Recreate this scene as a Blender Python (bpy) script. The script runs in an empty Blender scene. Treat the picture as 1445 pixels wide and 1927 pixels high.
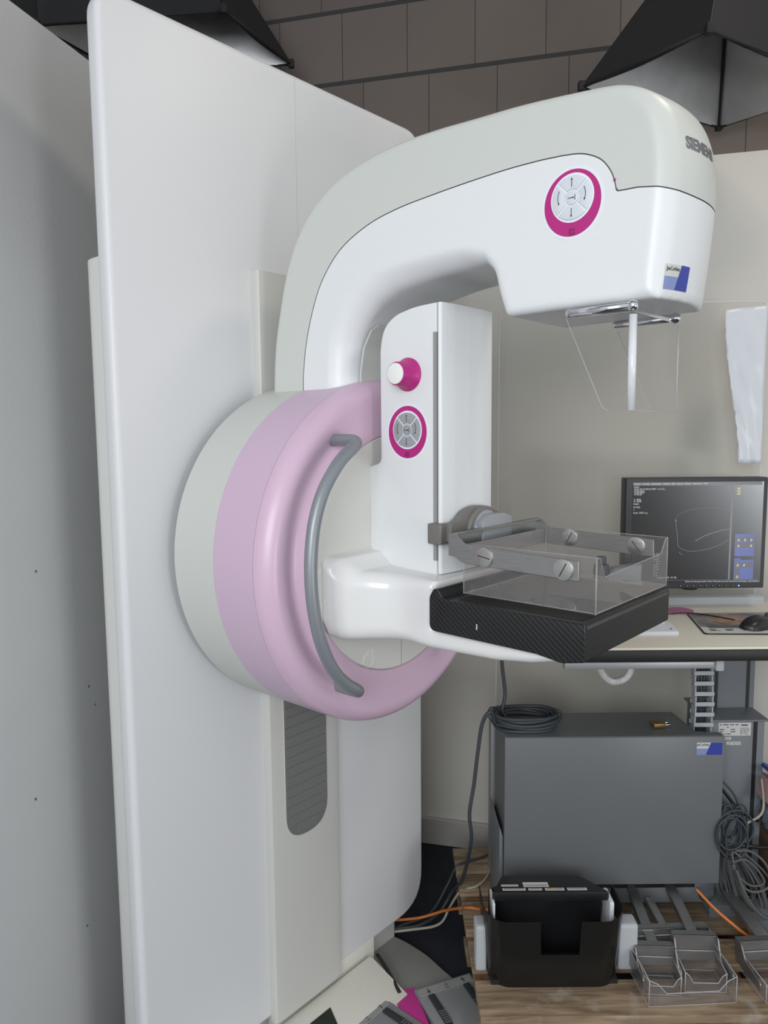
import bpy, bmesh, math, random
import numpy as np
from mathutils import Vector, Matrix, Euler
from mathutils.bvhtree import BVHTree
random.seed(7)
R = math.radians
SC = bpy.context.scene
COL = SC.collection

# ------------------------------------------------------------------ camera, sky, lights, exposure
cd = bpy.data.cameras.new('camera'); cam = bpy.data.objects.new('camera', cd); COL.objects.link(cam)
cd.sensor_fit = 'VERTICAL'; cd.sensor_height = 24.0; cd.lens = 24.0 * 1400.0 / 1927.0; cd.clip_start = 0.05
_r = Vector((0.99996142, -0.00092595, -0.00873461)); _u = Vector((0.00878355, 0.10541359, 0.99438967)); _f = Vector((0, 0.99442804, -0.10541765))
cam.matrix_world = Matrix(((_r.x, _u.x, -_f.x, 0), (_r.y, _u.y, -_f.y, 0), (_r.z, _u.z, -_f.z, 1.5), (0, 0, 0, 1)))
SC.camera = cam

w = bpy.data.worlds.new('world'); SC.world = w; w.use_nodes = True
w.node_tree.nodes['Background'].inputs[0].default_value = (0.90, 0.945, 1.0, 1)
w.node_tree.nodes['Background'].inputs[1].default_value = 0.74

def area(name, loc, target, size, power, color, sy=None):
    l = bpy.data.lights.new(name, 'AREA'); o = bpy.data.objects.new(name, l); COL.objects.link(o)
    l.energy = power; l.color = color; l.shape = 'RECTANGLE'; l.size = size; l.size_y = sy or size
    o.location = loc; o.rotation_euler = (Vector(target) - Vector(loc)).to_track_quat('-Z', 'Y').to_euler()
    return o
area('window_light', (-0.75, -1.8, 2.1), (0.2, 1.4, 1.2), 1.5, 63, (0.93, 0.97, 1.0), 1.6)
area('ceiling_lamp', (1.3, 1.25, 3.3), (0.75, 1.5, 0.5), 0.35, 9.5, (1.0, 0.89, 0.76), 0.35)
area('low_fill', (2.69, -2.0, 0.75), (0.5, 1.8, 0.8), 0.85, 26, (1.0, 0.98, 0.95), 0.7)  # added fill to brighten the lower parts, no such source seen
SC.cycles.transparent_max_bounces = 40

SC.view_settings.view_transform = 'Standard'; SC.view_settings.look = 'None'
SC.view_settings.gamma = 1.0; SC.view_settings.use_curve_mapping = False
SC.view_settings.exposure = 0.0

# ------------------------------------------------------------------ materials
def newmat(name):
    m = bpy.data.materials.new(name); m.use_nodes = True
    nt = m.node_tree; return m, nt, nt.nodes['Principled BSDF']
def nd(nt, t, **kw):
    n = nt.nodes.new(t)
    for k, v in kw.items(): setattr(n, k, v)
    return n
def math_n(nt, op, a, b=None, c=None):
    n = nd(nt, 'ShaderNodeMath', operation=op)
    for i, v in enumerate((a, b, c)):
        if v is None: continue
        if isinstance(v, (int, float)): n.inputs[i].default_value = v
        else: nt.links.new(v, n.inputs[i])
    return n.outputs[0]
def mixc(nt, f, a, b):
    n = nd(nt, 'ShaderNodeMix', data_type='RGBA')
    for i, v in ((0, f), (6, a), (7, b)):
        if isinstance(v, (int, float)): n.inputs[i].default_value = v
        elif isinstance(v, tuple): n.inputs[i].default_value = v + (1,) if len(v) == 3 else v
        else: nt.links.new(v, n.inputs[i])
    return n.outputs[2]
def pm(name, col, rough=0.5, metal=0.0, bump=0.0, bscale=200.0, var=0.0, vscale=6.0, coat=0.0, spec=0.5, brushed=None):
    m, nt, b = newmat(name)
    b.inputs['Base Color'].default_value = (*col, 1); b.inputs['Roughness'].default_value = rough
    b.inputs['Metallic'].default_value = metal; b.inputs['Coat Weight'].default_value = coat
    b.inputs['Specular IOR Level'].default_value = spec
    tc = nd(nt, 'ShaderNodeTexCoord')
    vec = tc.outputs['Object']
    if brushed:
        mp = nd(nt, 'ShaderNodeMapping'); mp.inputs['Scale'].default_value = brushed; nt.links.new(vec, mp.inputs[0]); vec = mp.outputs[0]
    if var > 0:
        n = nd(nt, 'ShaderNodeTexNoise'); n.inputs['Scale'].default_value = vscale; n.inputs['Detail'].default_value = 5
        nt.links.new(vec, n.inputs['Vector'])
        mr = nd(nt, 'ShaderNodeMapRange'); mr.inputs[1].default_value = .3; mr.inputs[2].default_value = .7
        nt.links.new(n.outputs[0], mr.inputs[0])
        lo = tuple(c * (1 - var) for c in col); hi = tuple(min(1, c * (1 + var)) for c in col)
        nt.links.new(mixc(nt, mr.outputs[0], lo, hi), b.inputs['Base Color'])
    if bump > 0:
        n = nd(nt, 'ShaderNodeTexNoise'); n.inputs['Scale'].default_value = bscale; n.inputs['Detail'].default_value = 2
        nt.links.new(vec, n.inputs['Vector'])
        bp = nd(nt, 'ShaderNodeBump'); bp.inputs['Strength'].default_value = bump; bp.inputs['Distance'].default_value = 0.001
        nt.links.new(n.outputs[0], bp.inputs['Height']); nt.links.new(bp.outputs[0], b.inputs['Normal'])
    return m
def clear(name, tint=(0.93, 0.93, 0.92), ior=1.45, rough=0.02, haze=0.0):
    m, nt, b = newmat(name); nt.nodes.remove(b)
    out = nt.nodes['Material Output']
    t = nd(nt, 'ShaderNodeBsdfTransparent'); t.inputs[0].default_value = (*tint, 1)
    g = nd(nt, 'ShaderNodeBsdfGlossy'); g.inputs['Roughness'].default_value = rough
    fr = nd(nt, 'ShaderNodeFresnel'); fr.inputs[0].default_value = ior
    geo = nd(nt, 'ShaderNodeNewGeometry'); ff = math_n(nt, 'MULTIPLY', fr.outputs[0], math_n(nt, 'SUBTRACT', 1.0, geo.outputs['Backfacing']))
    mx = nd(nt, 'ShaderNodeMixShader'); nt.links.new(ff, mx.inputs[0]); nt.links.new(t.outputs[0], mx.inputs[1]); nt.links.new(g.outputs[0], mx.inputs[2])
    res = mx.outputs[0]
    if haze:
        d = nd(nt, 'ShaderNodeBsdfDiffuse'); d.inputs[0].default_value = (.8, .8, .8, 1)
        m2 = nd(nt, 'ShaderNodeMixShader'); m2.inputs[0].default_value = haze
        nt.links.new(res, m2.inputs[1]); nt.links.new(d.outputs[0], m2.inputs[2]); res = m2.outputs[0]
    nt.links.new(res, out.inputs[0]); return m
def emis(name, col, s=1.0, rough=0.3):
    m, nt, b = newmat(name)
    b.inputs['Base Color'].default_value = (0.01, 0.01, 0.01, 1); b.inputs['Roughness'].default_value = rough
    b.inputs['Emission Color'].default_value = (*col, 1); b.inputs['Emission Strength'].default_value = s
    return m
def carbon(name, scale=230.0, rot=0.8, lo=(0.003, 0.003, 0.003), hi=(0.028, 0.029, 0.030), axes=(0, 2)):
    m, nt, b = newmat(name)
    tc = nd(nt, 'ShaderNodeTexCoord'); sp = nd(nt, 'ShaderNodeSeparateXYZ'); nt.links.new(tc.outputs['Object'], sp.inputs[0])
    x = math_n(nt, 'ADD', sp.outputs[0], sp.outputs[1]); z = sp.outputs[2]
    dg = math_n(nt, 'ADD', math_n(nt, 'MULTIPLY', x, rot), z)
    s = math_n(nt, 'SINE', math_n(nt, 'MULTIPLY', dg, scale * 2.9))
    x2 = math_n(nt, 'SINE', math_n(nt, 'MULTIPLY', x, scale * 5.5))
    f = math_n(nt, 'MULTIPLY_ADD', math_n(nt, 'ADD', s, math_n(nt, 'MULTIPLY', x2, 0.25)), 0.4, 0.5)
    cr = nd(nt, 'ShaderNodeClamp'); nt.links.new(f, cr.inputs[0])
    nt.links.new(mixc(nt, cr.outputs[0], lo, hi), b.inputs['Base Color'])
    b.inputs['Roughness'].default_value = 0.32; b.inputs['Coat Weight'].default_value = 0.25; b.inputs['Specular IOR Level'].default_value = .3; b.inputs['Coat Roughness'].default_value = 0.08
    return m
def blocks(name, c1, c2, mort, dark=1.0):
    m, nt, b = newmat(name)
    tc = nd(nt, 'ShaderNodeTexCoord'); sp = nd(nt, 'ShaderNodeSeparateXYZ'); nt.links.new(tc.outputs['Object'], sp.inputs[0])
    hx = math_n(nt, 'ADD', sp.outputs[0], sp.outputs[1])
    W_, H_ = 0.2265, 0.231
    row = math_n(nt, 'FLOOR', math_n(nt, 'DIVIDE', math_n(nt, 'SUBTRACT', sp.outputs[2], 2.686), H_))
    fz = math_n(nt, 'SUBTRACT', math_n(nt, 'DIVIDE', math_n(nt, 'SUBTRACT', sp.outputs[2], 2.686), H_), row)
    xs = math_n(nt, 'DIVIDE', math_n(nt, 'ADD', hx, math_n(nt, 'MULTIPLY_ADD', row, 0.073, 0.723)), W_)
    cx = math_n(nt, 'FLOOR', xs); fx = math_n(nt, 'SUBTRACT', xs, cx)
    jz = math_n(nt, 'LESS_THAN', fz, 0.062)
    jx = math_n(nt, 'LESS_THAN', fx, 0.012)
    wn = nd(nt, 'ShaderNodeTexWhiteNoise', noise_dimensions='2D')
    cb = nd(nt, 'ShaderNodeCombineXYZ'); nt.links.new(cx, cb.inputs[0]); nt.links.new(row, cb.inputs[1]); nt.links.new(cb.outputs[0], wn.inputs['Vector'])
    ns = nd(nt, 'ShaderNodeTexNoise'); ns.inputs['Scale'].default_value = 9; ns.inputs['Detail'].default_value = 6; nt.links.new(tc.outputs['Object'], ns.inputs['Vector'])
    base = mixc(nt, math_n(nt, 'MULTIPLY_ADD', ns.outputs[0], .6, math_n(nt, 'MULTIPLY', wn.outputs[0], .5)), c1, c2)
    jm = math_n(nt, 'MAXIMUM', jz, jx)
    nt.links.new(mixc(nt, jm, base, mort), b.inputs['Base Color'])
    bp = nd(nt, 'ShaderNodeBump'); bp.inputs['Distance'].default_value = 0.006; bp.inputs['Strength'].default_value = .8
    hh = math_n(nt, 'SUBTRACT', math_n(nt, 'MULTIPLY', ns.outputs[0], .25), jm)
    nt.links.new(hh, bp.inputs['Height']); nt.links.new(bp.outputs[0], b.inputs['Normal'])
    b.inputs['Roughness'].default_value = .9
    return m
def wood(name, c1, c2):
    m, nt, b = newmat(name)
    tc = nd(nt, 'ShaderNodeTexCoord'); mp = nd(nt, 'ShaderNodeMapping'); mp.inputs['Scale'].default_value = (6, 60, 60)
    nt.links.new(tc.outputs['Object'], mp.inputs[0])
    n = nd(nt, 'ShaderNodeTexNoise'); n.inputs['Scale'].default_value = 1.0; n.inputs['Detail'].default_value = 6; n.inputs['Distortion'].default_value = .6
    nt.links.new(mp.outputs[0], n.inputs['Vector'])
    n2 = nd(nt, 'ShaderNodeTexNoise'); n2.inputs['Scale'].default_value = 14; n2.inputs['Detail'].default_value = 4; nt.links.new(tc.outputs['Object'], n2.inputs['Vector'])
    mr = nd(nt, 'ShaderNodeMapRange'); mr.inputs[1].default_value = .35; mr.inputs[2].default_value = .65; nt.links.new(n.outputs[0], mr.inputs[0])
    base = mixc(nt, mr.outputs[0], c1, c2)
    mr2 = nd(nt, 'ShaderNodeMapRange'); mr2.inputs[1].default_value = .56; mr2.inputs[2].default_value = .66; nt.links.new(n2.outputs[0], mr2.inputs[0])
    nt.links.new(mixc(nt, math_n(nt, 'MULTIPLY', mr2.outputs[0], .45), base, (.42, .38, .33)), b.inputs['Base Color'])
    b.inputs['Roughness'].default_value = .85
    bp = nd(nt, 'ShaderNodeBump'); bp.inputs['Distance'].default_value = 0.002; bp.inputs['Strength'].default_value = .6
    nt.links.new(n.outputs[0], bp.inputs['Height']); nt.links.new(bp.outputs[0], b.inputs['Normal'])
    return m

MT = {
 'white': pm('white_lacquer', (0.76, 0.775, 0.78), .36, bump=.12, bscale=900, spec=.45),
 'gloss': pm('gloss_white', (0.78, 0.775, 0.76), .16, spec=.5),
 'panel': pm('panel_white', (0.665, 0.668, 0.675), .38, bump=.1, bscale=800, spec=.35),
 'cream': pm('cream_grey', (0.60, 0.615, 0.575), .40, bump=.12, bscale=900, spec=.4),
 'cover': pm('cover_beige', (0.56, 0.555, 0.52), .42, bump=.1, bscale=900, spec=.4),
 'disc': pm('disc_ivory', (0.66, 0.655, 0.61), .42, bump=.1, bscale=900, spec=.4),
 'lilac': pm('lilac_lacquer', (0.62, 0.455, 0.59), .40, bump=.12, bscale=900, spec=.4),
 'lilac2': pm('pink_lilac_lacquer', (0.64, 0.455, 0.58), .30, bump=.12, bscale=900, spec=.5),
 'groove': pm('seam_dark', (0.16, 0.15, 0.15), .7),
 'seamgrey': pm('seam_grey', (0.30, 0.30, 0.29), .6),
 'magenta': pm('magenta_plastic', (0.46, 0.018, 0.20), .42),
 'pedalpink': pm('pedal_pink', (0.52, 0.03, 0.26), .5),
 'knobwhite': pm('knob_white', (0.86, 0.86, 0.83), .4),
 'btn_white': pm('button_white', (0.66, 0.69, 0.73), .35),
 'btn_grey': pm('button_grey', (0.33, 0.35, 0.36), .4),
 'halo': pm('keypad_film', (0.80, 0.82, 0.86), .3),
 'ink': pm('black_ink', (0.01, 0.01, 0.012), .5),
 'softink': pm('grey_print', (0.12, 0.12, 0.13), .6),
 'letter': pm('silver_lettering', (0.22, 0.22, 0.22), .35, metal=.4),
 'handle': pm('silver_hammer_paint', (0.27, 0.29, 0.31), .38, metal=.35, bump=.15, bscale=700),
 'clamp': pm('warm_grey_cast', (0.20, 0.19, 0.175), .5, metal=.2, bump=.1, bscale=900),
 'hub': pm('hub_grey', (0.32, 0.34, 0.36), .4, metal=.2),
 'alu': pm('brushed_aluminium', (0.36, 0.36, 0.355), .38, metal=.85, var=.12, vscale=1, brushed=(40, 400, 600)),
 'screw': pm('turned_steel', (0.62, 0.61, 0.59), .26, metal=1, var=.1, vscale=30),
 'chrome': pm('chrome', (0.72, 0.74, 0.77), .13, metal=1),
 'carbon': carbon('carbon_twill'),
 'carbon2': carbon('carbon_twill_box', 260, 0.8, (0.003, .003, .003), (0.020, .019, .017)),
 'carbonfront': pm('carbon_matte_front', (0.018, 0.018, 0.017), .5, spec=.3),
 'black': pm('black_plastic', (0.012, 0.012, 0.013), .35),
 'blackmatte': pm('black_cloth', (0.008, 0.008, 0.010), .8, bump=.3, bscale=500),
 'silver': pm('silver_reflector_cloth', (0.40, 0.40, 0.40), .36, metal=.6, bump=1.0, bscale=13, var=.25, vscale=5),
 'wall': pm('wall_plaster', (0.60, 0.58, 0.535), .85, bump=.2, bscale=120, var=.03, vscale=3),
 'wallleft': pm('wall_left_plaster', (0.58, 0.585, 0.585), .8, bump=.25, bscale=110, var=.03, vscale=3),
 'brick': blocks('block_masonry', (0.115, 0.096, 0.086), (0.150, 0.127, 0.114), (0.040, 0.039, 0.038)),
 'brickshade': blocks('block_masonry_painted_shade', (0.03, 0.03, 0.03), (0.045, 0.045, 0.045), (0.012, 0.012, 0.012)),  # same masonry darkened, the shade beyond the left partition painted in
 'floor': pm('floor_navy_mat', (0.012, 0.014, 0.022), .75, var=.2, vscale=20, bump=.3, bscale=150),
 'base': pm('baseboard_white', (0.42, 0.40, 0.37), .6),
 'ceil': pm('ceiling_paint', (0.25, 0.24, 0.23), .9),
 'clear': clear('clear_acrylic', (0.985, 0.985, 0.985), 1.4, .03, .0),
 'tray': clear('clear_polycarbonate', (0.955, 0.945, 0.945), 1.5, .03, .03),
 'glass': clear('screen_glass', (0.97, 0.97, 0.96), 1.42, .02, .0),
 'edge': clear('acrylic_edge_painted_glow', (0.72, 0.72, 0.72), 1.5, .1, .25),  # light piped to the edges is painted in as whitish haze
 'edgehi': clear('acrylic_edge_painted_glow_strong', (0.5, 0.5, 0.5), 1.5, .12, .5),  # stronger version of the painted edge light
 'film': pm('crumpled_white_patch', (0.66, 0.69, 0.74), .3, bump=.6, bscale=14),  # bumpy whitish material of the white patch on the glass screen
 'desk': pm('desk_laminate', (0.74, 0.70, 0.60), .45),
 'deskedge': pm('desk_edge_black', (0.010, 0.010, 0.010), .5),
 'steel': pm('grey_powder_steel', (0.142, 0.150, 0.156), .38, var=.04, vscale=2, spec=.5),
 'steel2': pm('grey_profile_steel', (0.175, 0.19, 0.205), .4),
 'profgrey': pm('aluminium_profile', (0.40, 0.41, 0.42), .4, metal=.4),
 'lightgrey': pm('light_grey_plastic', (0.44, 0.46, 0.48), .5),
 'cable': pm('grey_cable', (0.10, 0.10, 0.098), .55),
 'cabledark': pm('slate_cable', (0.045, 0.052, 0.058), .5),
 'cablebeige': pm('beige_cable', (0.42, 0.39, 0.31), .55),
 'orange': pm('orange_cable', (0.62, 0.19, 0.04), .5),
 'cord': pm('white_cord', (0.62, 0.62, 0.60), .5),
 'bezel': pm('monitor_bezel', (0.035, 0.038, 0.042), .45),
 'kbd': pm('keyboard_white', (0.66, 0.68, 0.72), .45),
 'paper': pm('paper_label', (0.60, 0.60, 0.57), .6),
 'blue': pm('sticker_blue', (0.03, 0.05, 0.32), .45),
 'lblue': pm('sticker_light_blue', (0.22, 0.27, 0.50), .45),
 'yellow': pm('warning_yellow', (0.75, 0.38, 0.02), .5),
 'brass': pm('brass', (0.30, 0.20, 0.08), .4, metal=.8),
 'wood': wood('pallet_wood', (0.17, 0.115, 0.068), (0.36, 0.265, 0.17)),
 'woodred': wood('pallet_block_wood', (0.15, 0.07, 0.035), (0.27, 0.135, 0.07)),
 'pedal': pm('pedal_grey', (0.22, 0.225, 0.23), .5, bump=.15, bscale=900),
 'pedallt': pm('pedal_light_grey', (0.27, 0.275, 0.27), .5),
 'rubber': pm('dark_rubber', (0.022, 0.028, 0.033), .6),
 'plate': pm('base_plate_grey', (0.27, 0.27, 0.255), .5, bump=.15, bscale=600),
 'ivory': pm('base_cover_ivory', (0.72, 0.71, 0.64), .45, bump=.3, bscale=300, var=.03),
 'padimg': pm('pad_print_grey', (0.22, 0.21, 0.20), .5, var=.5, vscale=18),
 'padskin': pm('pad_print_tan', (0.36, 0.23, 0.16), .5, var=.35, vscale=30),
 'cardboard': pm('cardboard_brown', (0.12, 0.07, 0.045), .8),
 'pinkfoam': pm('pink_foam', (0.50, 0.30, 0.31), .8),
 'mauve': pm('mauve_disc', (0.42, 0.14, 0.27), .5),
}

# ------------------------------------------------------------------ frames
A_M = R(41.461076656444334)                 # heading of the imaging unit
A_R = R(14.56575818784263)                  # heading of the room
MO = Vector((-0.5008, 1.4, 0))
MX = Vector((math.cos(A_M), -math.sin(A_M), 0)); MY = Vector((math.sin(A_M), math.cos(A_M), 0))
def mw(x, y, z): return MO + MX * x + MY * y + Vector((0, 0, z))

def empty(name, loc=(0, 0, 0), rz=0.0, label=None, cat=None, group=None):
    o = bpy.data.objects.new(name, None); COL.objects.link(o); o.location = loc; o.rotation_euler = (0, 0, rz); o.empty_display_size = .05
    return tag(o, label, cat, group)
def tag(o, label=None, cat=None, group=None, kind=None):
    if label: o['label'] = label
    if cat: o['category'] = cat
    if group: o['group'] = group
    if kind: o['kind'] = kind
    return o
def link(name, me, mat, parent=None, smooth=None, label=None):
    o = bpy.data.objects.new(name, me); COL.objects.link(o)
    for m in (mat if isinstance(mat, (list, tuple)) else [mat]): me.materials.append(MT[m] if isinstance(m, str) else m)
    if parent is not None: o.parent = parent
    if smooth is not None:
        if smooth is True: me.shade_smooth()
        else:
            me.shade_smooth(); me.set_sharp_from_angle(angle=R(smooth))
    if label: o['label'] = label
    return o
def frombm(name, bm, mat, parent=None, smooth=35, label=None):
    me = bpy.data.meshes.new(name); bm.normal_update(); bm.to_mesh(me); bm.free()
    return link(name, me, mat, parent, smooth, label)

# ------------------------------------------------------------------ shape builders (each adds into a bmesh)
def bevel_all(bm, verts, r, seg=3, ang=30):
    if r <= 0: return
    es = set()
    vs = set(verts)
    for v in verts:
        for e in v.link_edges:
            if e.other_vert(v) in vs and len(e.link_faces) == 2 and e.calc_face_angle(0) > R(ang): es.add(e)
    bmesh.ops.bevel(bm, geom=list(es), offset=r, segments=seg, affect='EDGES', profile=.5, clamp_overlap=True)
def box(bm, lo, hi, r=0.0, seg=3, mi=0, mat=None):
    c = [(a + b) / 2 for a, b in zip(lo, hi)]; s = [abs(b - a) for a, b in zip(lo, hi)]
    M = Matrix.Translation(c) @ Matrix.Diagonal((*s, 1))
    if mat is not None: M = mat @ M
    before = set(bm.faces)
    g = bmesh.ops.create_cube(bm, size=1.0, matrix=M)
    bevel_all(bm, g['verts'], r, seg)
    if mi:
        for f in bm.faces:
            if f not in before: f.material_index = mi
    return bm
def prism(bm, poly, axis, a, b, r=0.0, seg=3, mi=0):
    """poly: 2D outline in the two other axes (in xyz order), extruded from a to b on axis."""
    def P(u, v, t):
        return ((t, u, v), (u, t, v), (u, v, t))[axis]
    v0 = [bm.verts.new(P(u, v, a)) for u, v in poly]; v1 = [bm.verts.new(P(u, v, b)) for u, v in poly]
    n = len(poly); fs = [bm.faces.new(v0), bm.faces.new(v1[::-1])]
    for i in range(n): fs.append(bm.faces.new((v0[(i + 1) % n], v0[i], v1[i], v1[(i + 1) % n])))
    bmesh.ops.recalc_face_normals(bm, faces=fs)
    for f in fs: f.material_index = mi
    if r > 0:
        es = set(fs[0].edges) | set(fs[1].edges)
        bmesh.ops.bevel(bm, geom=list(es), offset=r, segments=seg, affect='EDGES', profile=.5, clamp_overlap=True)
    return bm
def rpoly(pts, rad, n=5):
    """round the corners of a polygon"""
    out = []; N = len(pts)
    for i in range(N):
        p = Vector(pts[i]); a = Vector(pts[i - 1]); b = Vector(pts[(i + 1) % N])
        r = rad[i] if isinstance(rad, (list, tuple)) else rad
        da = (a - p); db = (b - p)
        t = min(r, da.length * .49, db.length * .49)
        if t < 1e-5: out.append(tuple(p)); continue
        pa = p + da.normalized() * t; pb = p + db.normalized() * t
        for k in range(n + 1):
            s = k / n; q = pa * (1 - s) ** 2 + p * 2 * s * (1 - s) + pb * s * s
            out.append(tuple(q))
    return out
def spline(pts, n=8, closed=False):
    pts = [np.array(p, float) for p in pts]; out = []; N = len(pts)
    rng = range(N) if closed else range(N - 1)
    for i in rng:
        if closed: p0, p1, p2, p3 = pts[i - 1], pts[i], pts[(i + 1) % N], pts[(i + 2) % N]
        else: p0, p1, p2, p3 = pts[max(i - 1, 0)], pts[i], pts[i + 1], pts[min(i + 2, N - 1)]
        for k in range(n):
            t = k / n
            out.append(.5 * ((2 * p1) + (-p0 + p2) * t + (2 * p0 - 5 * p1 + 4 * p2 - p3) * t * t + (-p0 + 3 * p1 - 3 * p2 + p3) * t ** 3))
    if not closed: out.append(pts[-1])
    return [tuple(p) for p in out]
def tube(bm, path, r, seg=12, cap=True, closed=False, mi=0):
    P = [Vector(p) for p in path]; n = len(P); rings = []
    up = None
    for i in range(n):
        if closed: t = (P[(i + 1) % n] - P[i - 1])
        else: t = P[min(i + 1, n - 1)] - P[max(i - 1, 0)]
        t.normalize()
        if up is None:
            up = t.orthogonal().normalized()
        up = (up - t * up.dot(t))
        if up.length < 1e-6: up = t.orthogonal()
        up.normalize(); sd = t.cross(up)
        rr = r[i] if isinstance(r, (list, tuple)) else r
        rings.append([bm.verts.new(P[i] + (up * math.cos(a) + sd * math.sin(a)) * rr) for a in [2 * math.pi * k / seg for k in range(seg)]])
    fs = []
    m = n if closed else n - 1
    for i in range(m):
        A, B = rings[i], rings[(i + 1) % n]
        for k in range(seg): fs.append(bm.faces.new((A[k], A[(k + 1) % seg], B[(k + 1) % seg], B[k])))
    if cap and not closed: fs.append(bm.faces.new(rings[0][::-1])); fs.append(bm.faces.new(rings[-1]))
    for f in fs: f.material_index = mi
    return bm
def lathe(bm, prof, origin, axis, seg=96, a0=0.0, a1=2 * math.pi, fn=None, mi=0):
    """prof: list of (t along axis, radius). axis 0: x, 1: y, 2: z."""
    full = abs(a1 - a0 - 2 * math.pi) < 1e-6; rings = []; O = Vector(origin)
    na = seg if full else seg + 1
    for k in range(na):
        a = a0 + (a1 - a0) * k / seg; c, s = math.cos(a), math.sin(a); ring = []
        for (t, r) in prof:
            if fn: t, r = fn(t, r, a)
            v = ((t, c * r, s * r), (c * r, t, s * r), (c * r, s * r, t))[axis]
            ring.append(bm.verts.new(O + Vector(v)))
        rings.append(ring)
    fs = []
    for k in range(seg):
        A, B = rings[k], rings[(k + 1) % na]
        for i in range(len(prof) - 1): fs.append(bm.faces.new((A[i], A[i + 1], B[i + 1], B[i])))
    bmesh.ops.remove_doubles(bm, verts=[v for r_ in rings for v in r_], dist=1e-6)
    bmesh.ops.recalc_face_normals(bm, faces=[f for f in bm.faces])
    for f in bm.faces:
        if mi and f.is_valid: f.material_index = mi
    return bm
def cyl(bm, c, r, h, axis=2, seg=24, bev=0.0, mi=0):
    b = min(bev, r * .9, h * .49)
    prof = [(0, 0.0), (0, r - b)] + ([(b * .3, r - b * .3), (b, r)] if b else [(0, r)]) + ([(h - b, r), (h - b * .3, r - b * .3)] if b else [(h, r)]) + [(h, r - b), (h, 0.0)]
    tmp = bmesh.new(); lathe(tmp, prof, c, axis, seg); me = bpy.data.meshes.new('t'); tmp.to_mesh(me); tmp.free()
    n0 = len(bm.faces); bm.from_mesh(me); bpy.data.meshes.remove(me); bm.faces.ensure_lookup_table()
    for f in bm.faces[n0:]: f.material_index = mi
    return bm
def disc2(bm, pts3):
    return bm.faces.new([bm.verts.new(p) for p in pts3])
def textmesh(name, s, size, M, mat, parent, bold=0.0, ext=0.0003, align='CENTER', sx=1.0, wrap=None):
    cu = bpy.data.curves.new(name, 'FONT'); cu.body = s; cu.size = size; cu.align_x = align; cu.align_y = 'CENTER'; cu.offset = bold; cu.extrude = ext; cu.resolution_u = 3
    o = bpy.data.objects.new(name, cu); COL.objects.link(o)
    bpy.context.view_layer.update()
    dg = bpy.context.evaluated_depsgraph_get(); me = bpy.data.meshes.new_from_object(o.evaluated_get(dg))
    bpy.data.objects.remove(o); bpy.data.curves.remove(cu)
    me.transform(Matrix.Diagonal((sx, 1, 1, 1))); me.transform(M)
    if wrap:
        for v in me.vertices: v.co = wrap(v.co)
    me.name = name; me.materials.clear()
    return link(name, me, mat, parent)
# plane matrices: text local x,y -> given world-ish axes
def plane(o, ex, ey):
    ex = Vector(ex).normalized(); ey = Vector(ey).normalized(); ez = ex.cross(ey)
    return Matrix(((ex.x, ey.x, ez.x, o[0]), (ex.y, ey.y, ez.y, o[1]), (ex.z, ey.z, ez.z, o[2]), (0, 0, 0, 1)))

# ------------------------------------------------------------------ implicit surfaces
def seg_sdf(poly):
    P = np.array(poly, float)
    def f(x, z):
        x, z = np.broadcast_arrays(x, z); d = np.full(x.shape, 1e9); ins = np.zeros(x.shape, bool)
        n = len(P)
        for i in range(n):
            a = P[i]; b = P[(i + 1) % n]; e = b - a
            wx = x - a[0]; wz = z - a[1]
            t = np.clip((wx * e[0] + wz * e[1]) / (e.dot(e) + 1e-15), 0, 1)
            d = np.minimum(d, (wx - e[0] * t) ** 2 + (wz - e[1] * t) ** 2)
            c = ((a[1] > z) != (b[1] > z))
            if abs(e[1]) > 1e-12: ins ^= c & (x < e[0] * (z - a[1]) / e[1] + a[0])
        return np.where(ins, -1, 1) * np.sqrt(d)
    return f
def sstep(a, b, x):
    t = np.clip((x - a) / (b - a), 0, 1); return t * t * (3 - 2 * t)
def rint(d1, d2, r):
    a = d1 + r; b = d2 + r
    return np.minimum(np.maximum(a, b), 0) + np.sqrt(np.maximum(a, 0) ** 2 + np.maximum(b, 0) ** 2) - r
def smin(a, b, k):
    h = np.clip(.5 + .5 * (b - a) / k, 0, 1); return b * (1 - h) + a * h - k * h * (1 - h)
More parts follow.
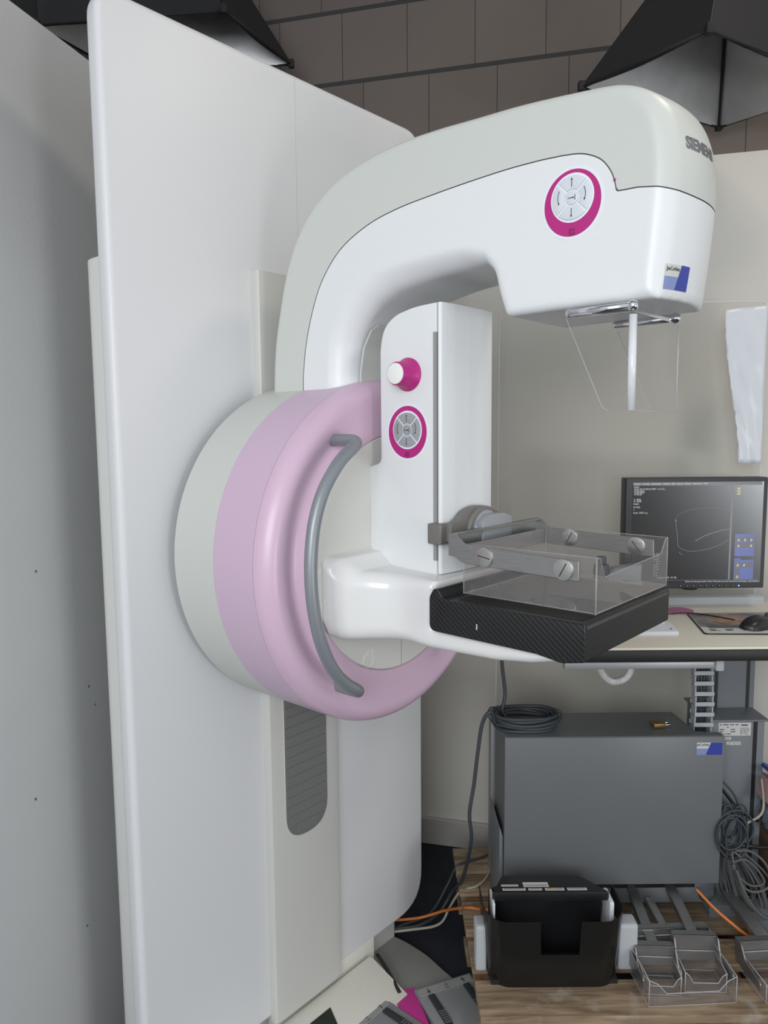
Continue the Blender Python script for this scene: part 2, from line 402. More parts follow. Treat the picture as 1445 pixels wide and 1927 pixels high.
def nets(fn, lo, hi, h):
    ax = [np.arange(lo[i], hi[i] + h, h) for i in range(3)]
    X, Y, Z = ax[0][:, None, None], ax[1][None, :, None], ax[2][None, None, :]
    F = np.broadcast_to(fn(X, Y, Z), (len(ax[0]), len(ax[1]), len(ax[2]))).copy()
    nx, ny, nz = F.shape; S = F < 0
    num = np.zeros((nx - 1, ny - 1, nz - 1)); acc = np.zeros((nx - 1, ny - 1, nz - 1, 3))
    for axi in range(3):
        o1, o2 = [a for a in range(3) if a != axi]
        for i in (0, 1):
            for j in (0, 1):
                s0 = [None] * 3; s1 = [None] * 3
                sh = [nx, ny, nz]
                s0[axi] = slice(0, sh[axi] - 1); s1[axi] = slice(1, sh[axi])
                for o, k in ((o1, i), (o2, j)):
                    s0[o] = s1[o] = slice(k, sh[o] - 1 + k)
                f0 = F[tuple(s0)]; f1 = F[tuple(s1)]; cr = (f0 < 0) != (f1 < 0)
                t = np.where(cr, f0 / np.where(cr, f0 - f1, 1), 0)
                num += cr
                acc[..., axi] += np.where(cr, t, 0)
                acc[..., o1] += np.where(cr, i, 0); acc[..., o2] += np.where(cr, j, 0)
    act = num > 0; idx = np.full(act.shape, -1, int); idx[act] = np.arange(act.sum())
    cell = np.argwhere(act); V = (cell + acc[act] / num[act][:, None]) * h + np.array(lo)
    faces = []
    for axi in range(3):
        o1, o2 = (axi + 1) % 3, (axi + 2) % 3
        sh = list(F.shape); sl0 = [slice(1, s - 1) for s in sh]; sl1 = [slice(1, s - 1) for s in sh]
        sl0[axi] = slice(0, sh[axi] - 1); sl1[axi] = slice(1, sh[axi])
        a = S[tuple(sl0)]; b = S[tuple(sl1)]
        for flip, msk in ((0, a & ~b), (1, ~a & b)):
            c = np.argwhere(msk)
            if not len(c): continue
            off = np.ones(3, int); off[axi] = 0; c = c + off
            def I(d1, d2):
                q = c.copy(); q[:, o1] += d1; q[:, o2] += d2; return idx[q[:, 0], q[:, 1], q[:, 2]]
            q = np.stack([I(-1, -1), I(0, -1), I(0, 0), I(-1, 0)], 1)
            faces.append(q[:, ::-1] if flip else q)
    Q = np.concatenate(faces)
    f = lambda p: fn(p[:, 0], p[:, 1], p[:, 2])
    e = h * .25
    for _ in range(3):                       # pull the vertices onto the zero surface
        d = f(V); g = np.stack([(f(V + np.eye(3)[i] * e) - f(V - np.eye(3)[i] * e)) / (2 * e) for i in range(3)], 1)
        n2 = (g ** 2).sum(1); st = (d / np.maximum(n2, .2))[:, None] * g
        V = V - np.clip(st, -h * .6, h * .6)
    return V, Q
def mesh_np(name, V, Q):
    me = bpy.data.meshes.new(name); me.from_pydata(V.tolist(), [], [list(map(int, q)) for q in Q]); me.update(); return me
def clip(V, Q, g, lvl, sign):
    """keep the side sign*(g-lvl) > 0, cutting the faces exactly on the line"""
    G = sign * (g - lvl); newV = [tuple(v) for v in V]; cache = {}; out = []
    keep = G > 0; kq = keep[Q].all(1)
    out = [list(q) for q in Q[kq]]
    for q in Q[(~kq) & keep[Q].any(1)]:
        poly = []
        for i in range(4):
            a, b = int(q[i]), int(q[(i + 1) % 4])
            if keep[a]: poly.append(a)
            if keep[a] != keep[b]:
                k = (min(a, b), max(a, b))
                if k not in cache:
                    t = G[a] / (G[a] - G[b]); newV.append(tuple(V[a] + (V[b] - V[a]) * t)); cache[k] = len(newV) - 1
                poly.append(cache[k])
        if len(poly) > 2: out.append(poly)
    used = sorted({i for p in out for i in p}); mp = {o: n for n, o in enumerate(used)}
    return [newV[i] for i in used], [[mp[i] for i in p] for p in out]
def mesh_pd(name, V, F):
    me = bpy.data.meshes.new(name); me.from_pydata(V, [], F); me.update(); return me

# ------------------------------------------------------------------ the room
def room(name, kind='structure'):
    o = bpy.data.objects.new(name, None)
    return o
RM = Matrix.Rotation(-A_R, 4, 'Z')
def struct(name, bm, mat, parent=None):
    o = frombm(name, bm, mat, parent, None)
    if parent is None: o.rotation_euler = (0, 0, -A_R); o['kind'] = 'structure'
    return o
WB, WL, ZT = 2.57, -1.09, 2.338
bm = bmesh.new(); box(bm, (-3.2, -3.5, -.06), (3.4, 3.0, 0)); struct('floor', bm, 'floor')
bm = bmesh.new(); box(bm, (-1.3, 0.2, 3.45), (2.6, 2.9, 3.5)); struct('ceiling', bm, 'ceil')
bm = bmesh.new(); box(bm, (WL - .06, WB, 0), (2.6, WB + .1, 3.45)); wb = struct('wall_back', bm, 'brick')
bm = bmesh.new(); box(bm, (WL + .001, WB - .013, 0), (2.59, WB - .0005, ZT), .001, 1); struct('plaster_face', bm, 'wall', wb)
bm = bmesh.new(); box(bm, (WL - .06, -.6, 0), (WL, WB - .0005, ZT + .01), .001, 1); wl = struct('wall_left', bm, 'wallleft')
rs = random.Random(5)
for yy, zz in ((1.45, .92), (1.47, .87), (1.26, .74), (1.10, .70), (1.62, 1.45), (1.40, .36), (1.30, 1.22)):
    bm = bmesh.new(); pts = [(WL + .0008, yy + rs.uniform(.4, 1) * .0042 * math.cos(t), zz + rs.uniform(.3, 1) * .0045 * math.sin(t)) for t in [k * math.pi / 4 for k in range(8)]]
    bm.faces.new([bm.verts.new(p) for p in pts]); struct('scuff_mark', bm, 'softink', wl)
bm = bmesh.new(); box(bm, (-2.1, -.6, 0), (-2.0, WB + .1, 3.45)); struct('wall_far_left', bm, 'brickshade')
bm = bmesh.new(); box(bm, (-2.0, WB, 0), (WL - .061, WB + .1, 3.45)); struct('wall_far_back', bm, 'brickshade')
bm = bmesh.new(); box(bm, (WL + .03, WB - .030, 0), (2.5, WB - .0135, .10), .004); struct('baseboard_back', bm, 'base')

# ------------------------------------------------------------------ the imaging unit
U = empty('mammography_machine', tuple(MO), -A_M, 'large white and lilac breast X-ray machine with a C-shaped arm and tall back panel', 'medical machine')
YC, ZC, RR = .455, 1.2525, .3575
# back panel: rounded slab
bm = bmesh.new()
prism(bm, rpoly([(0, .105), (.918, .105), (.918, 2.297), (0, 2.297)], [.02, .11, .06, .05], 8), 0, -.042, 0.0, .012, 4)
panel = frombm('back_panel', bm, 'panel', U, 40)
bm = bmesh.new(); box(bm, (-.0006, .4665, 1.86), (.0006, .4675, 2.29)); frombm('panel_joint', bm, 'cover', panel, None)
# rear housing behind the panel
bm = bmesh.new(); prism(bm, rpoly([(-.215, .06), (-.045, .06), (-.045, .84), (-.215, .84)], [.04, .005, .005, .04], 6), 2, 0.0, 1.86, .03, 4)
frombm('rear_housing', bm, pm('housing_pale', (0.74, 0.75, 0.72), .45), U, 40)
# lift column cover with its slot
cw0, cw1 = .331, .560
bm = bmesh.new()
prism(bm, [(.0, cw0), (.012, cw0 + .001), (.018, cw0 + .006), (.020, cw0 + .02), (.020, cw1 - .03), (.016, cw1 - .008), (.0, cw1)], 2, .098, 1.85, 0)
def cellcut(bm): return bm
colo = frombm('column_cover', bm, 'cover', U, 40)
sl = rpoly([(.375, .537), (.511, .537), (.511, 1.0), (.375, 1.0)], [.066, .066, 0, 0], 8)
bm = bmesh.new(); prism(bm, sl, 0, .0195, .0212)
slot = frombm('slot_recess', bm, pm('slot_dark_grey', (.15, .15, .148), .6), colo, None, 'dark grey slotted opening with blind slats')  # even dark grey plate lying behind the slats
bm = bmesh.new()
def inslot(z):
    if z > .60: return .378, .508
    d = .063 - (z - .539); 
    s = math.sqrt(max(0.0, .063 ** 2 - max(0.0, d) ** 2)); return .443 - s - .003, .443 + s + .003
z = .548
while z < .98:
    y0, y1 = inslot(z)
    if y1 - y0 > .03: box(bm, (.0208, y0, z), (.0226, y1, z + .0225), .0006, 1)
    z += .0245
frombm('blind_slats', bm, pm('slat_grey', (.165, .163, .158), .5), colo, None, 'grey horizontal slats of the slot blind')
bm = bmesh.new()
rim = sl + [sl[0]]
tube(bm, [(.0205, y, z) for y, z in sl], .0011, 6, closed=True); frombm('slot_rim', bm, 'cover', colo, True)
# drum: bands as rings round the X axis
def ring(name, prof, mat, parent=U, seg=160, fn=None, smooth=35, label=None):
    bm = bmesh.new(); lathe(bm, prof, (0, YC, ZC), 0, seg, fn=fn); return frombm(name, bm, mat, parent, smooth, label)
ring('drum_core', [(.022, 0), (.022, RR - .004), (.262, RR - .004), (.262, .1)], 'groove')
ring('drum_band', [(.024, .2), (.024, RR - .004), (.028, RR), (.1555, RR), (.1555, RR - .006)], 'cream', label='cream grey rear band of the drum')
ring('drum_band', [(.1558, RR - .006), (.1558, RR), (.2715, RR), (.2715, RR - .006)], 'lilac', label='lilac band of the drum')
pr = [(.2725, RR - .006), (.2725, RR)]
for k in range(1, 9):
    a = k / 8 * math.pi / 2; pr.append((.2725 + .034 * math.sin(a), RR - .034 + .034 * math.cos(a)))
NR = 22
for k in range(1, NR + 1): pr.append((.3065, RR - .034 - (RR - .034 - .2475) * k / NR))
pr += [(.3045, .2465), (.295, .2460)]
def sculpt(t, r, a):
    if t < .285 or r < .25: return t, r
    s = abs(math.cos(a))                   # finger recess on both sides
    m = float(sstep(.35, .85, s)); u = (r - .2475) / (RR - .2475)
    g = math.exp(-((u - .30) / .20) ** 2)
    ridge = math.exp(-((u - .78) / .16) ** 2)
    return t - .019 * m * g + .004 * m * ridge, r
ring('front_ring', pr, 'lilac2', fn=sculpt, smooth=50, seg=200, label='pinkish lilac sculpted front ring')
dsc = ring('centre_disc', [(.285, 0.0), (.285, .2458), (.303, .2458), (.3062, .243), (.3065, 0.0)], 'disc', smooth=35)
bm = bmesh.new(); box(bm, (.3064, .4605, ZC - .243), (.3069, .4615, ZC - .12)); 
frombm('disc_joint', bm, 'seamgrey', dsc, None)
bm = bmesh.new()
ic = [(.398, 1.047), (.400, 1.030), (.413, 1.022), (.425, 1.030), (.428, 1.047), (.424, 1.060), (.430, 1.070), (.413, 1.066)]
tube(bm, [(.3066, y - .055, 1.045 + (z - 1.045) * .75) for y, z in spline([(a, b) for a, b in ic], 4, True)], .0007, 6, closed=True)
frombm('embossed_symbol', bm, 'gloss', dsc, True)
# side handles
hp = [(.274, 1.486, .285), (.273, 1.4865, .33), (.268, 1.486, .358), (.258, 1.480, .368)]
hp = [(.282, .2745, 1.4875), (.320, .2745, 1.4875), (.350, .273, 1.4865), (.366, .266, 1.482), (.370, .252, 1.473)]
arc = [(.218, 1.448), (.180, 1.402), (.158, 1.352), (.148, 1.300), (.146, 1.246), (.152, 1.190), (.168, 1.130), (.195, 1.078), (.228, 1.043)]
pth = hp + [(.370, y, z) for y, z in arc] + [(.370, .252, 1.026), (.366, .264, 1.018), (.350, .2715, 1.0135), (.320, .273, 1.0125), (.282, .273, 1.0125)]
for sgn in (1,):
    bm = bmesh.new(); P3 = [(x, YC + sgn * (y - YC), z) for x, y, z in pth]
    tube(bm, spline(P3, 6), .0118, 20); frombm('handle', bm, 'handle', U, True)

# ---- C-arm
outer = [(.056, 1.50), (.056, 1.595), (.0638, 1.683), (.0821, 1.760), (.1035, 1.829), (.1379, 1.8945), (.1865, 1.945), (.2514, 1.982), (.326, 2.0035), (.400, 2.0145), (.480, 2.018), (.5755, 2.0165), (.6555, 2.015), (.752, 2.008), (.815, 2.001), (.855, 1.987), (.884, 1.963), (.900, 1.930), (.9075, 1.890), (.9085, 1.850), (.905, 1.800), (.900, 1.750), (.893, 1.699)]
inner = [(.6245, 1.694), (.612, 1.730), (.602, 1.764), (.582, 1.782), (.545, 1.782), (.4734, 1.777), (.4052, 1.768), (.3653, 1.758), (.325, 1.738), (.292, 1.705), (.272, 1.667), (.266, 1.62), (.266, 1.58), (.266, 1.50)]
so = spline(outer, 4); si = spline(inner[:4], 3) + spline(inner[4:], 4)
armpoly = so[:] + [(.889, 1.690), (.631, 1.689)] + si
f_arm = seg_sdf(armpoly)
f_in = seg_sdf(spline(inner[4:], 3) + [(.0, 1.50), (.0, 1.3), (.6, 1.3)])   # concave side distance helper
def HWX(x): return .1215 - .0235 * sstep(.25, .85, x)
def arm(x, y, z):
    dy = y - YC
    xs = x + 2.3 * dy * dy * sstep(.72, .90, x)
    d2 = f_arm(xs, z)
    nose = sstep(.80, .90, x)
    r = .014 + .012 * nose * sstep(1.66, 1.74, z) + .034 * sstep(1.86, 1.78, z) * sstep(.62, .52, x) * sstep(.19, .24, x)
    h = HWX(x)
    return rint(d2, np.abs(dy) - h, r)
V, Q = nets(arm, (.03, YC - .14, 1.52), (.94, YC + .14, 2.04), .0048)
# the white inner shell lies below the seam line
seam = spline([(.1555, 1.45), (.1555, 1.593), (.159, 1.637), (.169, 1.69), (.190, 1.751), (.2185, 1.803), (.2675, 1.851), (.336, 1.883), (.4076, 1.8995), (.4916, 1.909), (.5679, 1.9155), (.6349, 1.9195), (.6907, 1.920)], 5) + \
       spline([(.725, 1.9185), (.750, 1.9155), (.770, 1.909), (.789, 1.897), (.8035, 1.877), (.810, 1.858)], 4) + [(.8115, 1.8485), (.8435, 1.8475), (.874, 1.8423), (.905, 1.834), (1.1, 1.81), (1.1, 1.2), (.1555, 1.2)]
g_seam = seg_sdf(seam); G = g_seam(V[:, 0], V[:, 2])
Va, Fa = clip(V, Q, G, .0009, 1); Vi, Fi = clip(V, Q, G, -.0009, -1)
link('arm_outer_shell', mesh_pd('arm_outer_shell', Va, Fa), 'cream', U, True, 'pale grey outer shell of the arm')
link('arm_inner_shell', mesh_pd('arm_inner_shell', Vi, Fi), 'white', U, True, 'white inner shell and tube head of the arm')
armme = mesh_np('arm_core', V, Q); bv = BVHTree.FromPolygons([tuple(v) for v in V], [list(map(int, q)) for q in Q])
nrm = np.zeros((len(V), 3)); armme.vertices.foreach_get('normal', nrm.ravel()) if False else None
for v in armme.vertices: pass
core = [tuple(v.co - v.normal * .0025) for v in armme.vertices]
link('seam_gasket', mesh_pd('seam_gasket', core, [list(map(int, q)) for q in Q]), 'groove', U, True, 'dark joint line between the arm shells')
def wrapx(co):
    h = bv.ray_cast(Vector((1.2, co.y, co.z)), Vector((-1, 0, 0)))
    return Vector((h[0].x + .0004 + (co.x - .95), co.y, co.z)) if h[0] else co
textmesh('lettering', 'SIEMENS', .0235, plane((.95, .4365, 1.9055), (0, 1, 0), (0, 0, 1)), 'letter', U, bold=.0008, ext=.0004, wrap=wrapx)
# maker's name sticker on the nose
def sticker_nose(y0, y1, z0, z1, mat, off, parent, poly=None):
    bm = bmesh.new(); n = 8; g = []
    for i in range(n + 1):
        row = []
        for j in range(n + 1):
            s, t = i / n, j / n
            y = y0 + (y1 - y0) * s; z = z0 + (z1 - z0) * t
            if poly: y = poly(s, t)
            h = bv.ray_cast(Vector((1.2, y, z)), Vector((-1, 0, 0)))[0]
            row.append(bm.verts.new((h.x + off, y, z)))
        g.append(row)
    for i in range(n):
        for j in range(n): bm.faces.new((g[i][j], g[i + 1][j], g[i + 1][j + 1], g[i][j + 1]))
    return frombm('sticker_print' if parent is not U else 'sticker', bm, mat, parent, True)
st = sticker_nose(.372, .424, 1.703, 1.738, 'paper', .0006, U); st['label'] = 'white and blue sticker on the tube head nose'
sticker_nose(.372, .404, 1.703, 1.721, 'lblue', .0009, st)
sticker_nose(0, 0, 1.703, 1.738, 'blue', .0012, st, lambda s, t: (.394 + .009 * t) + (.424 - .394 - .009 * t) * s)
def wrapx2(co):
    h = bv.ray_cast(Vector((1.2, co.y, co.z)), Vector((-1, 0, 0)))
    return Vector((h[0].x + .0013, co.y, co.z)) if h[0] else co
textmesh('sticker_text', 'JeCoNet', .0072, plane((.95, .3865, 1.7315), (0, 1, 0), (0, 0, 1)), 'ink', st, bold=.0001, ext=0, wrap=wrapx2)
bm = bmesh.new(); bmesh.ops.create_icosphere(bm, subdivisions=2, radius=.0022, matrix=Matrix.Translation((.8085, YC - float(HWX(.8085)) - .0002, 1.8655))); frombm('index_mark', bm, 'magenta', U, True, 'tiny magenta mark at the shell step')
# cover plate on the concave face of the arm
cp = []
def innerx(z):
    return float(np.interp(z, [1.50, 1.58, 1.62, 1.667, 1.705, 1.736], [.266, .266, .266, .272, .292, .325]))
bm = bmesh.new(); g = []
zs = np.linspace(1.57, 1.712, 14)
out2 = rpoly([(.378, 1.57), (.532, 1.57), (.522, 1.712), (.388, 1.712)], [0, 0, .022, .022], 5)
nyy = 12
for z in zs:
    t = (z - 1.57) / .142; ins = .010 * t
    c = max(0.0, (z - 1.697) / .015); ins += .012 * c * c
    g.append([bm.verts.new((innerx(z) + .004, .378 + ins + (.154 - 2 * ins) * k / nyy, z)) for k in range(nyy + 1)])
for i in range(len(zs) - 1):
    for k in range(nyy): bm.faces.new((g[i][k], g[i][k + 1], g[i + 1][k + 1], g[i + 1][k]))
r_ = bmesh.ops.extrude_face_region(bm, geom=bm.faces[:]); 
for v in r_['geom']:
    if isinstance(v, bmesh.types.BMVert): v.co.x += .004
bmesh.ops.recalc_face_normals(bm, faces=bm.faces[:])
frombm('service_cover', bm, 'cream', U, 30)

# ---- keypads
def keypad(px, pz, y, bcol, mag_c, name):
    """round key field on a side face looking towards -Y"""
    bm = bmesh.new()
    def ell(cx, cz, a, b, n=64): return [(cx + a * math.cos(t), cz + b * math.sin(t)) for t in [2 * math.pi * k / n for k in range(n)]]
    prism(bm, ell(px, mag_c, .0505, .0535), 1, y - .0004, y + .001)
    k0 = frombm(name, bm, 'halo', U, 30, 'round key field with a magenta surround')
    bm = bmesh.new(); prism(bm, ell(px, mag_c, .0462, .0492), 1, y - .0008, y); frombm('magenta_surround', bm, 'magenta', k0, 30)
    bm = bmesh.new(); prism(bm, ell(px, pz, .0352, .0362), 1, y - .0011, y); frombm('key_rim', bm, 'halo', k0, 30)
    ro, ri = .0325, .0125
    for q in range(4):
        a0 = math.pi / 4 + q * math.pi / 2; pts = []
        g1 = .0016 / ro; g2 = .0016 / ri
        for k in range(15): a = a0 + g1 + (math.pi / 2 - 2 * g1) * k / 14; pts.append((px + ro * math.cos(a), pz + ro * math.sin(a)))
        for k in range(9): a = a0 + math.pi / 2 - g2 - (math.pi / 2 - 2 * g2) * k / 8; pts.append((px + ri * math.cos(a), pz + ri * math.sin(a)))
        bm = bmesh.new(); prism(bm, pts, 1, y - .0032, y - .0005, .0009, 2); frombm('button', bm, bcol, k0, 30)
    bm = bmesh.new(); prism(bm, ell(px, pz, .0100, .0104, 32), 1, y - .0034, y - .0005, .0009, 2); frombm('button', bm, bcol, k0, 30)
    bm = bmesh.new(); yy = y - .0038
    def stroke(p, q, wd=.0005):
        p = Vector(p); q = Vector(q); d = (q - p).normalized(); n = Vector((-d.y, d.x)) * wd
        disc2(bm, [(c.x, yy, c.y) for c in (p - n, q - n, q + n, p + n)])
    def head(p, d, s=.0034):
        p = Vector(p); d = Vector(d).normalized(); n = Vector((-d.y, d.x)) * s * .42
        disc2(bm, [(c.x, yy, c.y) for c in (p + d * s * .5, p - d * s * .5 + n, p - d * s * .5 - n)])
    stroke((px, pz + .0155), (px, pz + .026)); head((px, pz + .0275), (0, 1))
    stroke((px, pz - .0155), (px, pz - .026)); head((px, pz - .0275), (0, -1))
    stroke((px - .006, pz - .0004), (px + .002, pz - .0004)); head((px + .0035, pz - .0004), (1, 0)); stroke((px + .0057, pz - .0045), (px + .0057, pz + .0040))
    for s in (-1, 1):
        prev = None
        for k in range(9):
            a = R(28 - 50 * k / 8); p = (px + s * .0225 * math.cos(a), pz + .0225 * math.sin(a) + .002)
            if prev: stroke(prev, p)
            prev = p
        head(prev, (-.15 * s, -1))
    # small light field symbol on the surround
    cz = mag_c - .0425
    yy = y - .0011
    tube(bm, [(px + .0042 * a, yy, cz + .0042 * b) for a, b in ((-1, -1), (1, -1), (1, 1), (-1, 1))], .00035, 4, closed=True)
    tube(bm, [(px + .0026 * math.cos(t), yy, cz + .0026 * math.sin(t)) for t in [k * math.pi / 6 for k in range(12)]], .0003, 4, closed=True)
    frombm('arrow_symbols', bm, 'ink', k0, None, 'black arrow symbols')
keypad(.7425, 1.8530, 0.0, 'btn_white', 1.8455, 'keypad')
for o in [o for o in U.children if o.name.startswith('keypad')]:
    for q in [o] + list(o.children):
        for v in q.data.vertices: v.co.y += YC - float(HWX(v.co.x))

# ---- compression pillar
PY0, PY1 = .371, .541
prof = rpoly([(.291, 1.235), (.470, 1.235), (.470, 1.7325), (.420, 1.7305), (.372, 1.720), (.345, 1.700), (.335, 1.665), (.335, 1.442), (.303, 1.434), (.291, 1.410)], [0, 0, .001, .02, .02, .02, .03, .012, .012, .012], 5)
bm = bmesh.new(); prism(bm, prof, 1, PY0, PY1, .007, 4); pil = frombm('pillar_housing', bm, 'white', U, 40)
bm = bmesh.new(); prism(bm, rpoly([(.4725, PY0 - .0005), (.480, PY0 + .002), (.4835, .41), (.4845, .455), (.4835, .50), (.480, PY1 - .002), (.4725, PY1 + .0005)], .004, 3), 2, 1.238, 1.733, .005, 3)
frombm('pillar_front_cover', bm, 'white', U, 40)
bm = bmesh.new(); box(bm, (.4690, PY0 + .004, 1.24), (.4735, PY1 - .004, 1.728)); box(bm, (.4630, PY0 - .0006, 1.263), (.4705, PY0 + .01, 1.681)); box(bm, (.4630, PY1 - .01, 1.263), (.4705, PY1 + .0006, 1.681))
frombm('guide_slot', bm, 'seamgrey', U, None, 'grey vertical guide slot of the pillar')
bm = bmesh.new(); prism(bm, [(.2835, 1.25), (.289, 1.25), (.289, 1.415), (.2835, 1.405)], 1, PY0 + .003, PY1 - .003, .002, 2); 
kx, kz = .404, 1.6085
bm = bmesh.new()
lathe(bm, [(PY0 + .004, 0), (PY0 + .004, .031), (PY0 - .003, .031), (PY0 - .008, .0275), (PY0 - .016, .0235), (PY0 - .034, .0218), (PY0 - .037, .0205), (PY0 - .0375, 0)], (kx, 0, kz), 1, 48)
kn = frombm('release_knob', bm, 'magenta', U, 30, 'magenta release knob with white cap')
bm = bmesh.new(); cyl(bm, (kx, PY0 - .0385, kz), .0192, .002, 1, 40, .0006); frombm('knob_cap', bm, 'knobwhite', kn, 30)
keypad(.4015, 1.5055, PY0, 'btn_grey', 1.5015, 'keypad')

# ---- support arm of the object table
sp = [(.300, 1.150), (.312, 1.120), (.335, 1.112), (.50, 1.112), (.631, 1.116), (.70, 1.125), (.752, 1.138), (.765, 1.146), (.765, 1.152), (.5055, 1.152), (.5055, 1.236), (.40, 1.240), (.36, 1.243), (.345, 1.255), (.332, 1.268), (.300, 1.270)]
f_sp = seg_sdf(sp)
CT = .470
def supp(x, y, z):
    fl = sstep(.47, .30, x); h = .157 + .085 * fl ** 1.7
    d = rint(f_sp(x, z), np.abs(y - CT + .006 * fl) - h, .016 + .014 * sstep(.50, .40, x))
    return d
V2, Q2 = nets(supp, (.29, .19, 1.09), (.79, .75, 1.29), .0052)
link('table_support_arm', mesh_np('table_support_arm', V2, Q2), 'gloss', U, True)
bm = bmesh.new(); prism(bm, rpoly([(.205, 1.146), (.72, 1.146), (.728, 1.235), (.66, 1.272), (.29, 1.275), (.213, 1.248)], [.03, .03, .04, .06, .06, .03], 6), 0, .303, .3085, .003, 2)
frombm('support_flange', bm, 'disc', U, 40)

# ---- object table in carbon
TY0, TY1 = .302, .640
tp = rpoly([(.5055, 1.151), (.72, 1.149), (.765, 1.1425), (.803, 1.151), (.803, 1.2105), (.548, 1.2105), (.536, 1.2125), (.526, 1.2275), (.515, 1.2275), (.5055, 1.212)], [.014, .002, .006, .004, .003, .003, .004, .003, .004, .006], 4)
bm = bmesh.new(); prism(bm, tp, 1, TY0, TY1, .0035, 3)
bm.normal_update()
for f in bm.faces:
    if f.normal.x > .8: f.material_index = 1
tb = frombm('object_table', bm, ['carbon', 'carbonfront'], U, 35, 'black carbon fibre object table')
bm = bmesh.new(); prism(bm, rpoly([(.556, .318), (.792, .318), (.792, .624), (.556, .624)], .006, 3), 2, 1.2104, 1.2112, .0003, 1)
frombm('table_inlay', bm, 'carbonfront', tb, None)
bm = bmesh.new(); box(bm, (.6065, TY0 - .0006, 1.1695), (.6085, TY0 + .001, 1.179)); frombm('centre_mark', bm, 'btn_white', tb, None)
bm = bmesh.new()
k = 0; yy_ = TY0 + .008
while yy_ < TY1 - .01:
    disc2(bm, [(.80345, yy_, 1.2005), (.80345, yy_ + .003, 1.2025), (.8030, yy_ + .003, 1.2075), (.8030, yy_, 1.2055)]); yy_ += .0062
frombm('weave_edge', bm, pm('weave_light', (.10, .10, .095), .4), tb, None, 'light weave marks along the table front edge')

# ---- paddle clamp on the pillar
bm = bmesh.new()
box(bm, (.460, PY0 - .016, 1.296), (.492, PY0 + .012, 1.334), .003)
prism(bm, rpoly([(.372, 1.300), (.560, 1.300), (.560, 1.334), (.545, 1.336), (.505, 1.357), (.455, 1.362), (.418, 1.354), (.395, 1.336), (.372, 1.333)], [.002, .002, .002, .01, .02, .03, .02, .015, .002], 4), 0, .486, .503, .003, 3)
cyl(bm, (.500, .462, 1.3155), .043, .012, 0, 48, .004)
cl = frombm('paddle_clamp', bm, 'clamp', U, 35)
bm = bmesh.new(); cyl(bm, (.511, .466, 1.3155), .038, .010, 0, 48, .003); prism(bm, [(.430, 1.300), (.53, 1.300), (.53, 1.338), (.50, 1.346), (.45, 1.346), (.43, 1.335)], 0, .518, .534, .002, 2)
frombm('clamp_hub', bm, 'hub', cl, 35)
# ---- base cover, foot plate
bm = bmesh.new()
prism(bm, [(.012, .02), (.012, .080), (.024, .082), (.200, .022), (.200, .0), (.012, .0)], 1, .05, .668, .003, 2)
bc = frombm('base_cover', bm, 'ivory', U, 35)
bm = bmesh.new(); s0 = Vector((.055, 0, .0725)); s1 = Vector((.150, 0, .0405))
disc2(bm, [(s0.x, .40, s0.z), (s1.x, .36, s1.z), (s1.x, .44, s1.z), (s0.x, .475, s0.z)]); r_ = bmesh.ops.extrude_face_region(bm, geom=bm.faces[:])
for v in r_['geom']:
    if isinstance(v, bmesh.types.BMVert): v.co.z += .0012
frombm('display_window', bm, pm('display_dark_green', (.012, .018, .014), .25), bc, None, 'small dark display window')
bm = bmesh.new(); box(bm, (-.035, .35, .0), (.0, .70, .115), .003); frombm('lower_housing', bm, 'ivory', U, 35)
bm = bmesh.new()
fp = spline([(-.2, .1), (.1, .06), (.31, .18), (.37, .40), (.36, .60), (.29, .74), (.224, .80), (.139, .824), (.06, .84), (-.047, .838), (-.15, .80), (-.22, .5)], 6, True)
prism(bm, fp, 2, .0, .020, .006, 2); frombm('foot_plate', bm, 'plate', U, 35)

# ------------------------------------------------------------------ compression paddle (clipped in)
PD = empty('compression_paddle', tuple(mw(.53, .48, 1.30)), -A_M, 'clear plastic compression paddle in a metal frame above the black object table', 'compression paddle')
def off(bm, v):
    bmesh.ops.translate(bm, verts=bm.verts[:], vec=v); return bm
PO = (-.53, -.48, -1.30)
bar = rpoly([(.527, 1.284), (.541, 1.283), (.557, 1.274), (.777, 1.2685), (.776, 1.3005), (.563, 1.307), (.543, 1.324), (.527, 1.324)], [.001, .006, .006, .003, .003, .006, .006, .002], 3)
bm = bmesh.new(); prism(bm, bar, 1, .330, .334, .0008, 1); prism(bm, bar, 1, .626, .630, .0008, 1)
box(bm, (.527, .331, 1.3215), (.545, .629, 1.324), .0008, 1); box(bm, (.527, .331, 1.284), (.531, .629, 1.324), .0008, 1)
box(bm, (.552, .333, 1.275), (.5545, .628, 1.305), .0005, 1)
off(bm, PO); frombm('frame', bm, 'alu', PD, 35, 'brushed metal paddle frame')
def screw(x, y, z, ang, s):
    bm = bmesh.new(); cyl(bm, (0, -.0025 if s < 0 else 0, 0), .0170, .0025, 1, 40, .0006)
    off(bm, (x, y, z)); off(bm, PO); o = frombm('screw', bm, 'screw', PD, 30, 'round slotted screw head')
    bm = bmesh.new(); yy = y + (-.0027 if s < 0 else .0027); c, q = math.cos(ang), math.sin(ang)
    a = Vector((c, q)) * .0125; n = Vector((-q, c)) * .0008; ps = [-a - n, a - n, a + n, -a + n]
    disc2(bm, [(x + p.x, yy, z + p.y) for p in ps]); off(bm, PO); frombm('screw_slot', bm, 'ink', o, None)
screw(.603, .330, 1.289, R(-10), -1); screw(.751, .330, 1.2845, R(62), -1)
screw(.603, .3415, 1.289, R(40), -1); 
for x, zz, a in ((.608, 1.303, 60), (.744, 1.298, -50)): screw(x, .6255, zz - .012, R(a), -1)
